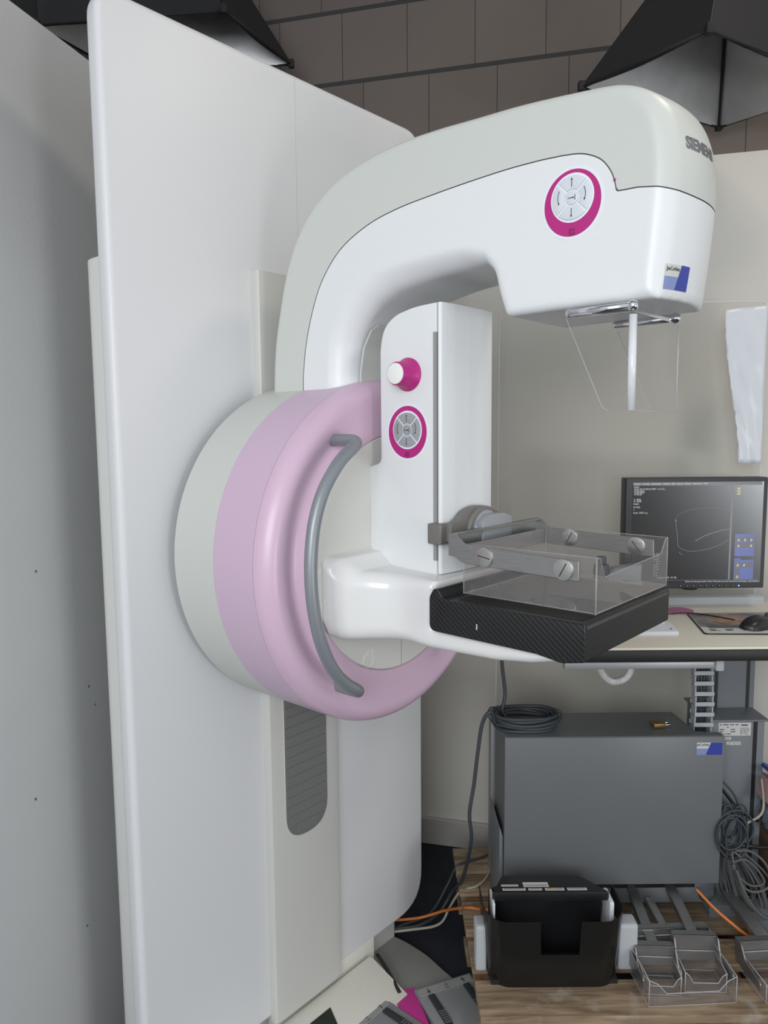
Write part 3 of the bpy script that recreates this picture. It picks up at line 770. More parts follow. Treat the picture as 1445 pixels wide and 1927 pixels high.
# tray
TX0, TX1, TT0, TT1, TZ0, TZ1 = .556, .803, .3365, .6235, 1.2185, 1.3075
def wall_sheet(bm, poly, axis, a, b): prism(bm, poly, axis, a, b, 0)
bm = bmesh.new(); t = .0022
box(bm, (TX0, TT0, TZ0), (TX1, TT1, TZ0 + t))
side = rpoly([(TX0, TZ0), (TX1, TZ0), (TX1, TZ1), (TX0, TZ1)], [.004, .004, .002, .002], 3)
prism(bm, side, 1, TT0, TT0 + t); prism(bm, side, 1, TT1 - t, TT1)
prism(bm, [(TT0, TZ0), (TT1, TZ0), (TT1, TZ1 - .004), (TT0, TZ1 - .004)], 0, TX0, TX0 + t)
prism(bm, [(TT0, TZ0), (TT1, TZ0), (TT1, TZ1), (TT1 - .010, TZ1 - .002), (TT1 - .030, TZ1 - .026), (TT0 + .028, TZ1 - .034), (TT0 + .012, TZ1 - .002), (TT0, TZ1)], 0, TX1 - t, TX1)
off(bm, PO); frombm('tray', bm, 'tray', PD, None, 'clear plastic tray')
bm = bmesh.new()
def ln(pts, r): tube(bm, pts, r, 6)
ln([(TX0, TT0, TZ1), (TX1, TT0, TZ1)], .0007); ln([(TX0, TT1, TZ1), (TX1, TT1, TZ1)], .0007)
ln([(TX1, TT0, TZ1), (TX1, TT0 + .012, TZ1 - .002), (TX1, TT0 + .028, TZ1 - .034), (TX1, TT1 - .03, TZ1 - .026), (TX1, TT1 - .010, TZ1 - .002), (TX1, TT1, TZ1)], .0010)
ln([(TX1, TT0, TZ0 + .002), (TX1, TT1, TZ0 + .002)], .0008); ln([(TX0, TT0, TZ0 + .002), (TX1, TT0, TZ0 + .002)], .0007); ln([(TX0, TT1, TZ0 + .002), (TX1, TT1, TZ0 + .002)], .0007); ln([(TX0, TT0, TZ0), (TX0, TT1, TZ0)], .0007)
for x, y in ((TX0, TT0), (TX0, TT1)): ln([(x, y, TZ0), (x, y, TZ1)], .0012)
ln([(TX1, TT0, TZ0), (TX1, TT0, TZ1)], .0015); ln([(TX1, TT1, TZ0), (TX1, TT1, TZ1)], .0011)
off(bm, PO); frombm('tray_edges', bm, 'edge', PD, True, 'bent edges of the clear tray with painted glow')
bm = bmesh.new()
for i in range(9):
    yv = .575; zv = 1.283 - i * .0048
    for (a, b) in ((.560, .566), (.570, .576), (.579, .584)):
        if random.random() < .8: disc2(bm, [(TX1 + .0002, a + random.random() * .002, zv), (TX1 + .0002, b + .002 * random.random(), zv + .0005), (TX1 + .0002, b, zv + .0019), (TX1 + .0002, a, zv + .0016)])
off(bm, PO); frombm('moulded_print', bm, clear('moulded_mark', (.8, .8, .8), 1.5, .1, .35), PD, None, 'faint moulded markings')

# ------------------------------------------------------------------ face shield under the tube head
FS = empty('face_shield', tuple(mw(.80, .44, 1.68)), -A_M, 'clear bent acrylic face shield on two chrome rods hanging below the tube head', 'face shield')
FO = (-.80, -.44, -1.68)
bm = bmesh.new()
for y in (.352, .520):
    if y > .4: off(bm, FO); frombm('rod', bm, 'chrome', FS, True, 'near chrome rod'); bm = bmesh.new()
    tube(bm, [(.742, y, 1.681), (.843, y, 1.681)], .0062, 16)
    for x in (.742, .843): bmesh.ops.create_uvsphere(bm, u_segments=16, v_segments=10, radius=.0064 if x < .8 else .0085, matrix=Matrix.Translation((x, y, 1.681)))
off(bm, FO); frombm('rod', bm, 'chrome', FS, True, 'far chrome rod')
bm = bmesh.new(); box(bm, (.838, .352, 1.6745), (.842, .520, 1.6785)); box(bm, (.742, .365, 1.676), (.84, .372, 1.681)); off(bm, FO); frombm('rail', bm, 'chrome', FS, None)
sd = rpoly([(.741, 1.679), (.846, 1.679), (.846, 1.530), (.812, 1.530), (.800, 1.540), (.741, 1.672)], [.004, .002, .001, .004, .004, .003], 3)
bm = bmesh.new(); prism(bm, sd, 1, .3445, .3475); prism(bm, sd, 1, .5245, .5275); box(bm, (.8435, .3475, 1.530), (.8465, .5245, 1.668))
off(bm, FO); frombm('acrylic_sheet', bm, 'clear', FS, None, 'clear acrylic sheet')
bm = bmesh.new()
for y in (.3445, .5275):
    tube(bm, [(.741, y, 1.672), (.800, y, 1.541), (.806, y, 1.533), (.813, y, 1.530)], .0006, 6)
tube(bm, [(.8465, .3445, 1.530), (.8465, .5275, 1.530)], .0005, 6)
tube(bm, [(.8455, .5275, 1.530), (.8455, .5275, 1.668)], .0013, 8)
off(bm, FO); frombm('sheet_edge', bm, 'edgehi', FS, True, 'sheet edges with painted glow')
bm = bmesh.new()
tube(bm, [(.8455, .3485, 1.530), (.8455, .3485, 1.668)], .0058, 14)
off(bm, FO); gl = bpy.data.materials.new('acrylic_painted_highlight'); gl.use_nodes = True
b_ = gl.node_tree.nodes['Principled BSDF']; b_.inputs['Transmission Weight'].default_value = .35; b_.inputs['Roughness'].default_value = .05; b_.inputs['Base Color'].default_value = (.95, .97, 1, 1); b_.inputs['IOR'].default_value = 1.45  # highlight along the bend is put into a whitish base colour
frombm('bent_corner', bm, gl, FS, True, 'rounded bend of the shield with painted highlight')

# ------------------------------------------------------------------ softboxes overhead
def softbox(name, cs, apex, label, rodtop):
    c = sum((Vector(p) for p in cs), Vector()) / 4
    o = empty(name, tuple(c), 0, label, 'softbox')
    A = Vector(apex) - c; P = [Vector(p) - c for p in cs]
    n = 10
    def side(bm, i, off_, sag):
        a, b = P[i], P[(i + 1) % 4]; g = []
        ta = A + (a - A).normalized() * .07; tb_ = A + (b - A).normalized() * .07
        mid = (a + b) / 2; inward = (-mid + A * .4).normalized()
        nrm_ = (b - a).cross(A - a).normalized()
        if nrm_.dot(mid - A * .5) < 0: nrm_ = -nrm_
        for j in range(n + 1):
            t = j / n; l = ta.lerp(a, t); r_ = tb_.lerp(b, t); row = []
            for k in range(n + 1):
                s = k / n; p = l.lerp(r_, s) - nrm_ * (sag * math.sin(math.pi * s) * t) + nrm_ * off_
                row.append(bm.verts.new(p))
            g.append(row)
        for j in range(n):
            for k in range(n): bm.faces.new((g[j][k], g[j][k + 1], g[j + 1][k + 1], g[j + 1][k]))
    bm = bmesh.new()
    for i in range(4): side(bm, i, .003, .012)
    frombm('outer_cloth', bm, 'blackmatte', o, True, 'black cloth outside')
    bm = bmesh.new()
    for i in range(4): side(bm, i, -.001, .012)
    frombm('inner_reflector', bm, 'silver', o, True, 'crumpled silver lining')
    bm = bmesh.new()
    for i in range(4): tube(bm, [P[i], P[(i + 1) % 4]], .004, 8)
    frombm('rim', bm, 'blackmatte', o, True)
    for i in range(4):
        bm = bmesh.new(); d = (A - P[i]) ; inn = (A * .5 - P[i]); inn.z = 0; inn.normalize()
        tube(bm, [P[i] + inn * .008, P[i] + d * .5 + inn * .008, A], .0035, 8)
        box(bm, tuple(P[i] - Vector((.009, .009, .009))), tuple(P[i] + Vector((.009, .009, .015))), .002)
        frombm('rib', bm, 'blackmatte', o, True)
    bm = bmesh.new(); cyl(bm, tuple(A - Vector((0, 0, .05))), .04, .10, 2, 24, .005); cyl(bm, tuple(A + Vector((0, 0, .045))), .011, rodtop - (c.z + A.z + .045), 2, 12)
    frombm('lamp_mount', bm, 'black', o, 30, 'black lamp mount and ceiling rod')
    return o
softbox('softbox', [(.526, 2.049, 2.393), (.740, 1.775, 2.393), (1.216, 2.04, 2.393), (1.003, 2.314, 2.393)], (.885, 2.00, 2.86), 'black studio softbox with silver lining at the upper right, above the X-ray tube head', 3.45)
softbox('softbox', [(-.985, 2.277, 2.675), (-.432, 2.207, 2.675), (-.284, 2.519, 2.675), (-.857, 2.537, 2.675)], (-.70, 2.36, 3.28), 'black studio softbox with silver lining at the upper left, above the tall back panel', 3.45)

# ------------------------------------------------------------------ protective glass screen and the white patch on it
def W2(name, bm, mat, parent=None, smooth=35, label=None): return frombm(name, bm, mat, parent, smooth, label)
S = empty('glass_screen', (.73, 2.2, .144), 0, 'large clear protective glass screen standing behind the desk and monitor', 'protective screen')
SO = (-.73, -2.2, -.144)
gp = rpoly([(.336, .20), (1.112, .20), (1.112, 1.868), (.338, 1.868)], [.0, .0, .02, .035], 6)
bm = bmesh.new(); prism(bm, gp, 1, 2.197, 2.203); off(bm, SO); W2('pane', bm, 'glass', S, None)
bm = bmesh.new(); tube(bm, [(x, 2.197, z) for x, z in gp], .0016, 6, closed=True); off(bm, SO); W2('pane_edge', bm, clear('glass_edge_painted_glow', (.6, .6, .6), 1.5, .1, .8), S, True, 'edge of the glass with painted glow')  # edge glint of the pane put into a whitish material
bm = bmesh.new()
box(bm, (.318, 2.170, .150), (.338, 2.215, .66), .002); box(bm, (.33, 2.19, .150), (1.11, 2.21, .20), .002)
off(bm, SO); W2('foot_profile', bm, 'profgrey', S, 35)
# crumpled white patch set on the glass
bm = bmesh.new(); nx, nz = 14, 30; g = []
random.seed(3)
lx = [random.uniform(-.0018, .0018) for _ in range(nz + 1)]
for j in range(nz + 1):
    t = j / nz; z = 1.402 + (1.845 - 1.402) * t; row = []
    xl = .986 + .052 * (1 - sstep(.0, 1.0, t)) ** 1.0 * 1.0 + lx[j]; xr = 1.109
    if t < .35: xl += .003
    for k in range(nx + 1):
        s = k / nx; x = float(xl) + (xr - float(xl)) * s + 0.0
        y = 2.190 - .0035 * math.sin(9 * s + 5 * t) * math.sin(13 * t + 2 * s) - .003 * (math.exp(-((t - .655) / .012) ** 2)) + random.uniform(-.0007, .0007)
        row.append(bm.verts.new((x, y, z + .012 * s * (t > .95))))
    g.append(row)
for j in range(nz):
    for k in range(nx): bm.faces.new((g[j][k], g[j][k + 1], g[j + 1][k + 1], g[j + 1][k]))
r_ = bmesh.ops.extrude_face_region(bm, geom=bm.faces[:])
for v in r_['geom']:
    if isinstance(v, bmesh.types.BMVert): v.co.y += .001
bmesh.ops.recalc_face_normals(bm, faces=bm.faces[:])
tag(W2('white_patch', bm, 'film', None, True), 'crumpled white patch set on the glass screen at the right edge', 'film sheet')  # plain crumpled white patch, not certain to be a film sheet

# ------------------------------------------------------------------ workstation desk
D = empty('workstation_desk', (.95, 1.98, .144), 0, 'beige topped height adjustable workstation desk with a black edge standing on the pallet', 'desk')
DO = (-.95, -1.98, -.144)
ZD = .990
bm = bmesh.new(); box(bm, (.43, 1.712, ZD - .006), (1.52, 2.185, ZD), .002); off(bm, DO); W2('desktop', bm, 'desk', D)
bm = bmesh.new(); prism(bm, rpoly([(.43, 1.7125), (1.52, 1.7125), (1.52, 2.18), (.43, 2.18)], .01, 3), 2, ZD - .034, ZD - .0065, .002, 2)
prism(bm, [(.96, ZD - .035), (1.03, ZD - .035), (1.03, ZD - .11), (1.005, ZD - .085), (.985, ZD - .055)], 1, 1.735, 1.80, .002); off(bm, DO); W2('edge_band', bm, 'deskedge', D)
bm = bmesh.new(); prism(bm, [(2.150, ZD), (2.185, ZD), (2.185, ZD + .022), (2.168, ZD + .026), (2.152, ZD + .020)], 0, .43, 1.118, .003, 2); off(bm, DO); W2('back_rail', bm, 'lightgrey', D, 35, 'pale blue grey rear rail')
bm = bmesh.new()
box(bm, (.44, 1.775, .918), (.812, 1.797, .936), .002); box(bm, (.44, 1.80, .936), (.83, 2.05, .950), .002)
off(bm, DO); W2('drawer_rail', bm, 'profgrey', D)
bm = bmesh.new(); box(bm, (.809, 1.768, .913), (.829, 1.80, .950), .003); off(bm, DO); W2('drawer_end_cap', bm, 'lightgrey', D)
bm = bmesh.new(); box(bm, (.44, 1.805, .936), (.805, 1.99, .955)); off(bm, DO); W2('drawer', bm, 'deskedge', D)
# lifting column, lower column case, foot
bm = bmesh.new(); box(bm, (.945, 2.10, .69), (1.075, 2.185, .957), .004); off(bm, DO); cc = W2('lifting_column', bm, 'steel2', D)
bm = bmesh.new()
for x in (.958, 1.050): box(bm, (x, 2.0985, .695), (x + .009, 2.102, .955))
off(bm, DO); W2('column_groove', bm, 'deskedge', cc, None)
bm = bmesh.new(); box(bm, (.915, 2.02, .17), (1.068, 2.185, .690), .004); box(bm, (.905, 2.005, .688), (1.072, 2.188, .694), .002); off(bm, DO); cs = W2('column_case', bm, 'steel2', D)
bm = bmesh.new(); box(bm, (1.036, 2.0175, .175), (1.046, 2.021, .686)); off(bm, DO); W2('case_groove', bm, 'deskedge', cs, None)
def label_bars(bm, x0, x1, z0, z1, y, rows, seed, dens=.8):
    rd = random.Random(seed); h = (z1 - z0) / rows
    for i in range(rows):
        z = z1 - (i + .75) * h; x = x0
        while x < x1 - .002:
            wd = rd.uniform(.2, .9) * h * 3
            wd = min(wd, x1 - x)
            if rd.random() < dens: disc2(bm, [(x, y, z), (x + wd, y, z), (x + wd, y, z + h * .45), (x, y, z + h * .45)])
            x += wd + h * .5
bm = bmesh.new(); box(bm, (.937, 2.0188, .643), (1.028, 2.0200, .681)); box(bm, (.944, 2.0188, .631), (.973, 2.0200, .639)); box(bm, (.960, 2.0188, .616), (1.001, 2.0200, .6255)); off(bm, DO); lb = W2('label_plate', bm, 'paper', D, None, 'white type labels on the column case')
bm = bmesh.new(); label_bars(bm, .940, .992, .672, .679, 2.0186, 1, 1, 1); label_bars(bm, .940, .985, .645, .671, 2.0186, 4, 2, .55); label_bars(bm, .998, 1.025, .645, .667, 2.0186, 6, 3, .9); label_bars(bm, 1.000, 1.022, .669, .679, 2.0186, 1, 5, 1); label_bars(bm, .946, .971, .6325, .6375, 2.0186, 1, 4, 1); label_bars(bm, .961, 1.0, .617, .624, 2.0186, 2, 8, .9)
off(bm, DO); W2('label_print', bm, 'softink', lb, None)
bm = bmesh.new()
prism(bm, [(1.95, .1441), (2.30, .1441), (2.30, .20), (2.16, .215), (1.95, .18)], 0, .90, .99, .003)
box(bm, (.34, 1.985, .166), (.93, 2.05, .225), .002)
prism(bm, [(1.60, .1441), (1.95, .1441), (1.95, .20), (1.60, .165)], 0, .985, 1.07, .003)
off(bm, DO); W2('foot_frame', bm, 'steel2', D)
# cable chain hanging from the desk
CH = empty('cable_chain', (.88, 2.02, .66), 0, 'light grey plastic energy chain of stacked links beside the grey cabinet', 'cable chain')
bm = bmesh.new(); n = 9; zz0, zz1 = .648, .915
for i in range(n):
    z = zz0 + (zz1 - zz0) * i / n; h = (zz1 - zz0) / n
    dx = .003 * math.sin(i * .7)
    for x in (.858 + dx, .905 + dx): box(bm, (x, 2.0, z + .001), (x + .004, 2.028, z + h - .002), .001, 1)
    if True:
        box(bm, (.856 + dx, 1.997, z), (.911 + dx, 2.001, z + .012), .001, 1); box(bm, (.856 + dx, 2.027, z), (.911 + dx, 2.031, z + .012), .001, 1)
off(bm, (-.88, -2.02, -.66)); W2('chain_links', bm, 'lightgrey', CH)
bm = bmesh.new()
for x in (.872, .880, .889, .896): tube(bm, [(x, 2.014, zz0), (x + .002, 2.018, .75), (x, 2.014, zz1 + .01)], .0035, 8)
off(bm, (-.88, -2.02, -.66)); W2('inner_cables', bm, 'cabledark', CH, True)

# ------------------------------------------------------------------ grey steel cabinet under the desk
BX = empty('steel_cabinet', (.62, 2.0, .26), 0, 'grey painted steel cabinet under the desk with a blue sticker at its top corner', 'cabinet')
BO = (-.62, -2.0, -.26)
bm = bmesh.new(); prism(bm, [(.319, 1.921), (.9085, 1.921), (.9085, 1.945), (.845, 1.955), (.835, 2.095), (.319, 2.095)], 2, .262, .685, .0035, 3)
off(bm, BO); W2('housing', bm, 'steel', BX)
bm = bmesh.new(); box(bm, (.3195, 1.9185, .268), (.908, 1.9215, .683), .0015, 2); off(bm, BO); W2('front_door', bm, 'steel', BX)
bm = bmesh.new(); box(bm, (.345, 1.96, .228), (.86, 2.09, .262)); off(bm, BO); W2('gap_block', bm, 'deskedge', BX)  # solid black block stands in for the dark recess below the cabinet
bm = bmesh.new(); box(bm, (.833, 1.9172, .6335), (.902, 1.9185, .6675)); off(bm, BO); sk = W2('sticker', bm, 'paper', BX, None, 'white and blue sticker')
bm = bmesh.new(); disc2(bm, [(.833, 1.9169, .6335), (.872, 1.9169, .6335), (.872, 1.9169, .651), (.833, 1.9169, .651)]); off(bm, BO); W2('sticker_print', bm, 'lblue', sk, None)
bm = bmesh.new(); disc2(bm, [(.858, 1.9167, .6335), (.902, 1.9167, .6335), (.902, 1.9167, .6675), (.871, 1.9167, .6675)]); off(bm, BO); W2('sticker_print', bm, 'blue', sk, None)
textmesh('sticker_text', 'JeCoNet', .0092, plane((.850 + BO[0], 1.9165 + BO[1], .6615 + BO[2]), (1, 0, 0), (0, 0, 1)), 'ink', sk, bold=.0001, ext=0)
# a leaning grey side plate left of the cabinet
bm = bmesh.new(); prism(bm, [(.308, .150), (.318, .150), (.318, .40), (.308, .43)], 1, 1.93, 2.10, .002); off(bm, BO); W2('side_plate', bm, 'steel2', BX)

# cable coil on the cabinet
def coil(name, c, rx, ry, loops, r, mat, rise, label, cat='cable', seed=1, extra=None, ties=()):
    rd = random.Random(seed); bm = bmesh.new()
    base = Vector(c); path = []
    n = 28
    ph = 0
    for l in range(loops):
        ax = rx * rd.uniform(.84, 1.0); ay = ry * rd.uniform(.84, 1.0); ox, oy = rd.uniform(-.006, .006), rd.uniform(-.006, .006)
        zl = rise * l
        for k in range(n):
            a = 2 * math.pi * k / n
            path.append((ox + ax * math.cos(a), oy + ay * math.sin(a), r + zl + rise * .4 * k / n + .002 * math.sin(3 * a + l)))
    tube(bm, path, r, 8)
    if extra: tube(bm, [tuple(Vector(p) - base) for p in extra], r, 8)
    o = frombm(name, bm, mat, None, True); o.location = base
    for a, rr in ties:
        t = bmesh.new(); m = Vector((rx * .93 * math.cos(a), ry * .93 * math.sin(a), r + rise * loops / 2))
        tr = Vector((-math.sin(a), math.cos(a), 0)); ra = Vector((math.cos(a), math.sin(a), 0))
        tube(t, [m + (ra * math.cos(q) + Vector((0, 0, 1)) * math.sin(q)) * rr for q in [k * math.pi / 8 for k in range(16)]], .0014, 6, closed=True)
        frombm('cable_tie', t, 'black', o, True)
    return tag(o, label, cat)
ex = spline([(.338, 2.11, .99), (.336, 2.09, .85), (.340, 2.05, .76), (.330, 2.03, .712), (.36, 1.99, .70)], 6)
coil('cable', (.385, 1.995, .6865), .092, .068, 7, .0052, 'cabledark', .0052, 'thick dark grey cable coiled on top of the steel cabinet', seed=4, extra=ex, ties=((2.7, .022), (.15, .022)))
def cable(pts, r, mat, label, n=8, name='cable', cat='cable'):
    bm = bmesh.new(); c = Vector(pts[0]); tube(bm, [tuple(Vector(p) - c) for p in spline(pts, n)], r, 10)
    o = frombm(name, bm, mat, None, True); o.location = c; return tag(o, label, cat)
cable([(.300, 1.97, .705), (.283, 1.95, .745), (.262, 1.95, .712), (.250, 1.95, .63), (.240, 1.95, .54), (.228, 1.95, .455), (.236, 1.97, .375), (.232, 2.03, .27), (.222, 2.09, .17), (.200, 2.16, .09), (.160, 2.15, .03), (.096, 2.095, .026), (.02, 2.08, .026), (-.08, 2.06, .03)], .0052, 'cabledark', 'dark grey cable hanging from the coil beside the cabinet down to the floor')
# padlock
P_ = empty('padlock', (.765, 1.985, .687), R(8), 'small brass padlock lying on the steel cabinet', 'padlock')
bm = bmesh.new(); box(bm, (-.030, -.012, 0), (.006, .012, .012), .002); frombm('body', bm, 'brass', P_)
bm = bmesh.new(); tube(bm, [(.004, -.008, .006), (.018, -.008, .006), (.025, 0, .006), (.018, .008, .006), (.004, .008, .006)], .0025, 8); frombm('shackle', bm, 'chrome', P_, True)

# ------------------------------------------------------------------ monitor
MN = empty('monitor', (.878, 2.10, ZD), 0, 'black flat monitor showing a dark X-ray image on the desk', 'monitor')
MO2 = (-.878, -2.10, -ZD)
bm = bmesh.new()
mx0, mx1, mz0, mz1 = .682, 1.080, 1.052, 1.368
prism(bm, rpoly([(mx0, mz0), (mx1, mz0), (mx1, mz1), (mx0, mz1)], .004, 3), 1, 2.085, 2.135, .003, 2)
bm.normal_update(); off(bm, MO2); cs = W2('casing', bm, 'bezel', MN)
bm = bmesh.new(); box(bm, (.83, 2.13, 1.14), (.93, 2.150, 1.24), .004); box(bm, (.86, 2.148, 1.17), (.90, 2.196, 1.21), .003); off(bm, MO2); W2('mounting_bracket', bm, 'black', MN)
bm = bmesh.new(); cyl(bm, (.878, 2.112, 1.046), .024, .012, 2, 24, .002); off(bm, MO2); W2('lower_stop', bm, 'black', MN)
sx0, sx1, sz0, sz1 = .700, 1.0675, 1.068, 1.356
ysc = 2.0840
m, nt, b = newmat('screen_image_painted_glare')
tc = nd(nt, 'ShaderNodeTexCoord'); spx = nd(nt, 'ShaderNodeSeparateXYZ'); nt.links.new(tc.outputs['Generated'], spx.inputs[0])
e = math_n(nt, 'MULTIPLY_ADD', math_n(nt, 'POWER', math_n(nt, 'MAXIMUM', math_n(nt, 'ADD', math_n(nt, 'MULTIPLY', spx.outputs[0], .62), math_n(nt, 'MULTIPLY', spx.outputs[2], .38)), 0.0), 3.6), .50, .012)  # brightening towards the top right is window glare painted into the emission
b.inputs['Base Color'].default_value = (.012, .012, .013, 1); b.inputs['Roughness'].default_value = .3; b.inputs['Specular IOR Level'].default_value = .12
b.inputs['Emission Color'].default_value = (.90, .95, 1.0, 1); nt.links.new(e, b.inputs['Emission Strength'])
bm = bmesh.new(); box(bm, (sx0, ysc, sz0), (sx1, ysc + .002, sz1)); off(bm, MO2); scr = W2('screen', bm, m, MN, None, 'lit screen with a dark grey X-ray image and painted glare')
ys = ysc - .0004
def rect(bm, x0, x1, z0, z1, y=ys): disc2(bm, [(x0, y, z0), (x1, y, z0), (x1, y, z1), (x0, y, z1)])
def SX(f): return sx0 + (sx1 - sx0) * f
def SZ(f): return sz1 - (sz1 - sz0) * f
bm = bmesh.new(); rect(bm, SX(0), SX(.985), SZ(.032), SZ(.0)); rect(bm, SX(.752), SX(.766), SZ(.968), SZ(.035)); rect(bm, SX(0), SX(.985), SZ(.971), SZ(.968)); off(bm, MO2); W2('menu_bar', bm, emis('ui_grey', (.30, .33, .37), .38), scr, None)
bm = bmesh.new(); rect(bm, SX(.795), SX(.945), SZ(.735), SZ(.515)); rect(bm, SX(.795), SX(.845), SZ(.775), SZ(.755)); rect(bm, SX(.795), SX(.945), SZ(.968), SZ(.772)); off(bm, MO2); W2('tool_panel', bm, emis('ui_blue', (.08, .12, .42), .75), scr, None)
yb_ = ys - .0002; yi = ys - .0004
mcell = emis('ui_dkgrey', (.10, .11, .14), .7); myel = emis('ui_yellow', (.55, .50, .25), .8)
for (i, j, z0f) in [(i, j, .545) for i in range(3) for j in range(2)] + [(0, 0, .795), (1, 0, .795), (2, 0, .795), (0, 1, .795), (0, 2, .795)]:
    bm = bmesh.new(); rect(bm, SX(.800 + .049 * i), SX(.842 + .049 * i), SZ(z0f + .052 + .058 * j), SZ(z0f + .058 * j), yb_); off(bm, MO2); W2('tool_icon', bm, mcell, scr, None)
for (i, z0f) in ((0, .545), (1, .545), (2, .545), (0, .603), (2, .603), (0, .911), (1, .795), (0, .795)):
    x = SX(.812 + .049 * i); z = SZ(z0f + .035); bm = bmesh.new()
    disc2(bm, [(x, yi, z - .002), (x + .006, yi, z - .002), (x + .007, yi, z + .004), (x + .003, yi, z + .006)]); off(bm, MO2); W2('tool_icon', bm, myel, scr, None)
for k in range(3):
    bm = bmesh.new(); rect(bm, SX(.795), SX(.822), SZ(.075 + .026 * k), SZ(.058 + .026 * k), yi); off(bm, MO2); W2('tool_icon', bm, myel, scr, None)
bm = bmesh.new()
def curve(pts, r): tube(bm, [(SX(a), ys, SZ(b_)) for a, b_ in spline(pts, 6)], r, 4)
curve([(.49, .58), (.56, .53), (.64, .495), (.70, .475), (.755, .468)], .0009)
curve([(.33, .36), (.345, .48), (.355, .60), (.365, .64), (.42, .675), (.48, .682), (.56, .668), (.64, .64), (.70, .605), (.75, .57)], .0005)
curve([(.33, .36), (.36, .315), (.45, .27), (.6, .255), (.75, .27)], .0003)
for a, c in ((.335, .38), (.37, .70), (.385, .715)): rect(bm, SX(a), SX(a) + .0022, SZ(c), SZ(c) + .0022)
off(bm, MO2); W2('image_outline', bm, emis('ui_lines', (.30, .32, .34), .8), scr, True)
wm = emis('ui_white', (.62, .64, .66), .9)
def stext(s, fx, fz, size): textmesh('screen_text', s, size, plane((SX(fx) + MO2[0], ys - .0003 + MO2[1], SZ(fz) + MO2[2]), (1, 0, 0), (0, 0, 1)), wm, scr, ext=0, align='LEFT')
stext('Patient   Transfer   Bearbeiten   Ansicht   Bild   Extras   Fenster   Optionen   Hilfe', .008, .015, .0062)
for i, (s, dz) in enumerate((('MAM', .047), ('10.04.75 M 08.03.2007 1.3.12.2...', .066), ('23.04.2024', .084), ('13:04:2024', .100), ('14:40:50', .118), ('Y: 4096', .168), ('X: 3328', .186), ('MAM', .213), ('D+DD', .243), ('1', .268), ('Scale 102% n.p.', .298))):
    stext(s, .005, dz, .0068)
stext('Center 1000  W: 82', .20, .943, .0068)
stext('Ziehen Sie bei gedrueckter linker Maustaste um den Ausschnitt festzulegen, oder klicken ...', .42, .984, .0058)
bm = bmesh.new()
for k in range(9): cyl(bm, (.842 + .0185 * k, 2.0835, 1.0595), .0042, .002, 1, 16, .0006)
off(bm, MO2); W2('control_button', bm, 'black', MN)
bm = bmesh.new()
for k in range(9): cyl(bm, (.842 + .0185 * k, 2.0830, 1.0597), .0012, .0006, 1, 8)
off(bm, MO2); W2('button_mark', bm, 'lightgrey', MN)
bm = bmesh.new(); cyl(bm, (.842 + .0185 * 9, 2.0832, 1.0595), .0017, .001, 1, 12); off(bm, MO2); W2('power_light', bm, emis('led_blue', (.15, .25, 1.0), 5), MN, None, 'small blue power light')

# ------------------------------------------------------------------ things on the desk
MP = empty('mouse_pad', (.93, 1.93, ZD), 0, 'dark rimmed mouse pad with a printed picture under the black mouse', 'mouse pad')
pad = rpoly([(.800, 1.822), (1.12, 1.806), (1.10, 2.04), (.842, 2.038)], .012, 4)
PDo = (-.93, -1.93, -ZD)
bm = bmesh.new(); prism(bm, pad, 2, ZD + .0002, ZD + .0030, .0008, 1); off(bm, PDo); W2('rubber_base', bm, 'black', MP)
bm = bmesh.new(); prism(bm, [( .93 + (x - .93) * .965, 1.93 + (y - 1.93) * .955) for x, y in pad], 2, ZD + .0030, ZD + .0034); off(bm, PDo); pp = W2('printed_top', bm, 'paper', MP, None)
bm = bmesh.new(); disc2(bm, [(.818, 1.885, ZD + .0037), (1.09, 1.872, ZD + .0037), (1.08, 2.028, ZD + .0037), (.845, 2.028, ZD + .0037)]); off(bm, PDo); W2('picture', bm, 'padimg', pp, None)
bm = bmesh.new(); disc2(bm, [(.925 + .048 * math.cos(t), 1.952 + .050 * math.sin(t), ZD + .0040) for t in [k * math.pi / 16 for k in range(32)]]); off(bm, PDo); W2('picture', bm, 'padskin', pp, None)
bm = bmesh.new(); rect_ = lambda x0, x1, y0, y1: disc2(bm, [(x0, y0, ZD + .0042), (x1, y0, ZD + .0042), (x1, y1, ZD + .0042), (x0, y1, ZD + .0042)])
rect_(.835, 1.08, 1.872, 1.896)
for x in (.828, .868, .912, .955):
    for y in (1.858, 1.852, 1.846): rect_(x, x + random.uniform(.015, .028), y, y + .003)
off(bm, PDo); W2('caption_print', bm, 'softink', pp, None)
MS = empty('mouse', (.965, 1.878, ZD + .0035), R(-62), 'black computer mouse on the printed pad', 'mouse')
bm = bmesh.new(); n = 20; rings = []
for i in range(n + 1):
    s = i / n; y = -.058 + .116 * s; wdt = .031 * (1 - abs(2 * s - 1) ** 3.2) ** .45 * (1 - .12 * s); hgt = .004 + .032 * (math.sin(math.pi * (s * .9 + .06)) ** .9) * (1 - .25 * s)
    ring_ = []
    for k in range(17):
        a = math.pi * k / 16; ring_.append(bm.verts.new((wdt * math.cos(a), y, hgt * math.sin(a) ** .8)))
    rings.append(ring_)
for i in range(n):
    for k in range(16): bm.faces.new((rings[i][k], rings[i][k + 1], rings[i + 1][k + 1], rings[i + 1][k]))
    bm.faces.new((rings[i][0], rings[i + 1][0], rings[i + 1][16], rings[i][16]))
bmesh.ops.recalc_face_normals(bm, faces=bm.faces[:]); frombm('body', bm, 'black', MS, 60)
bm = bmesh.new(); cyl(bm, (-.002, .030, .027), .008, .004, 0, 20, .001); frombm('scroll_wheel', bm, 'rubber', MS)
bm = bmesh.new(); mi_ = MS.matrix_basis.inverted() if False else None
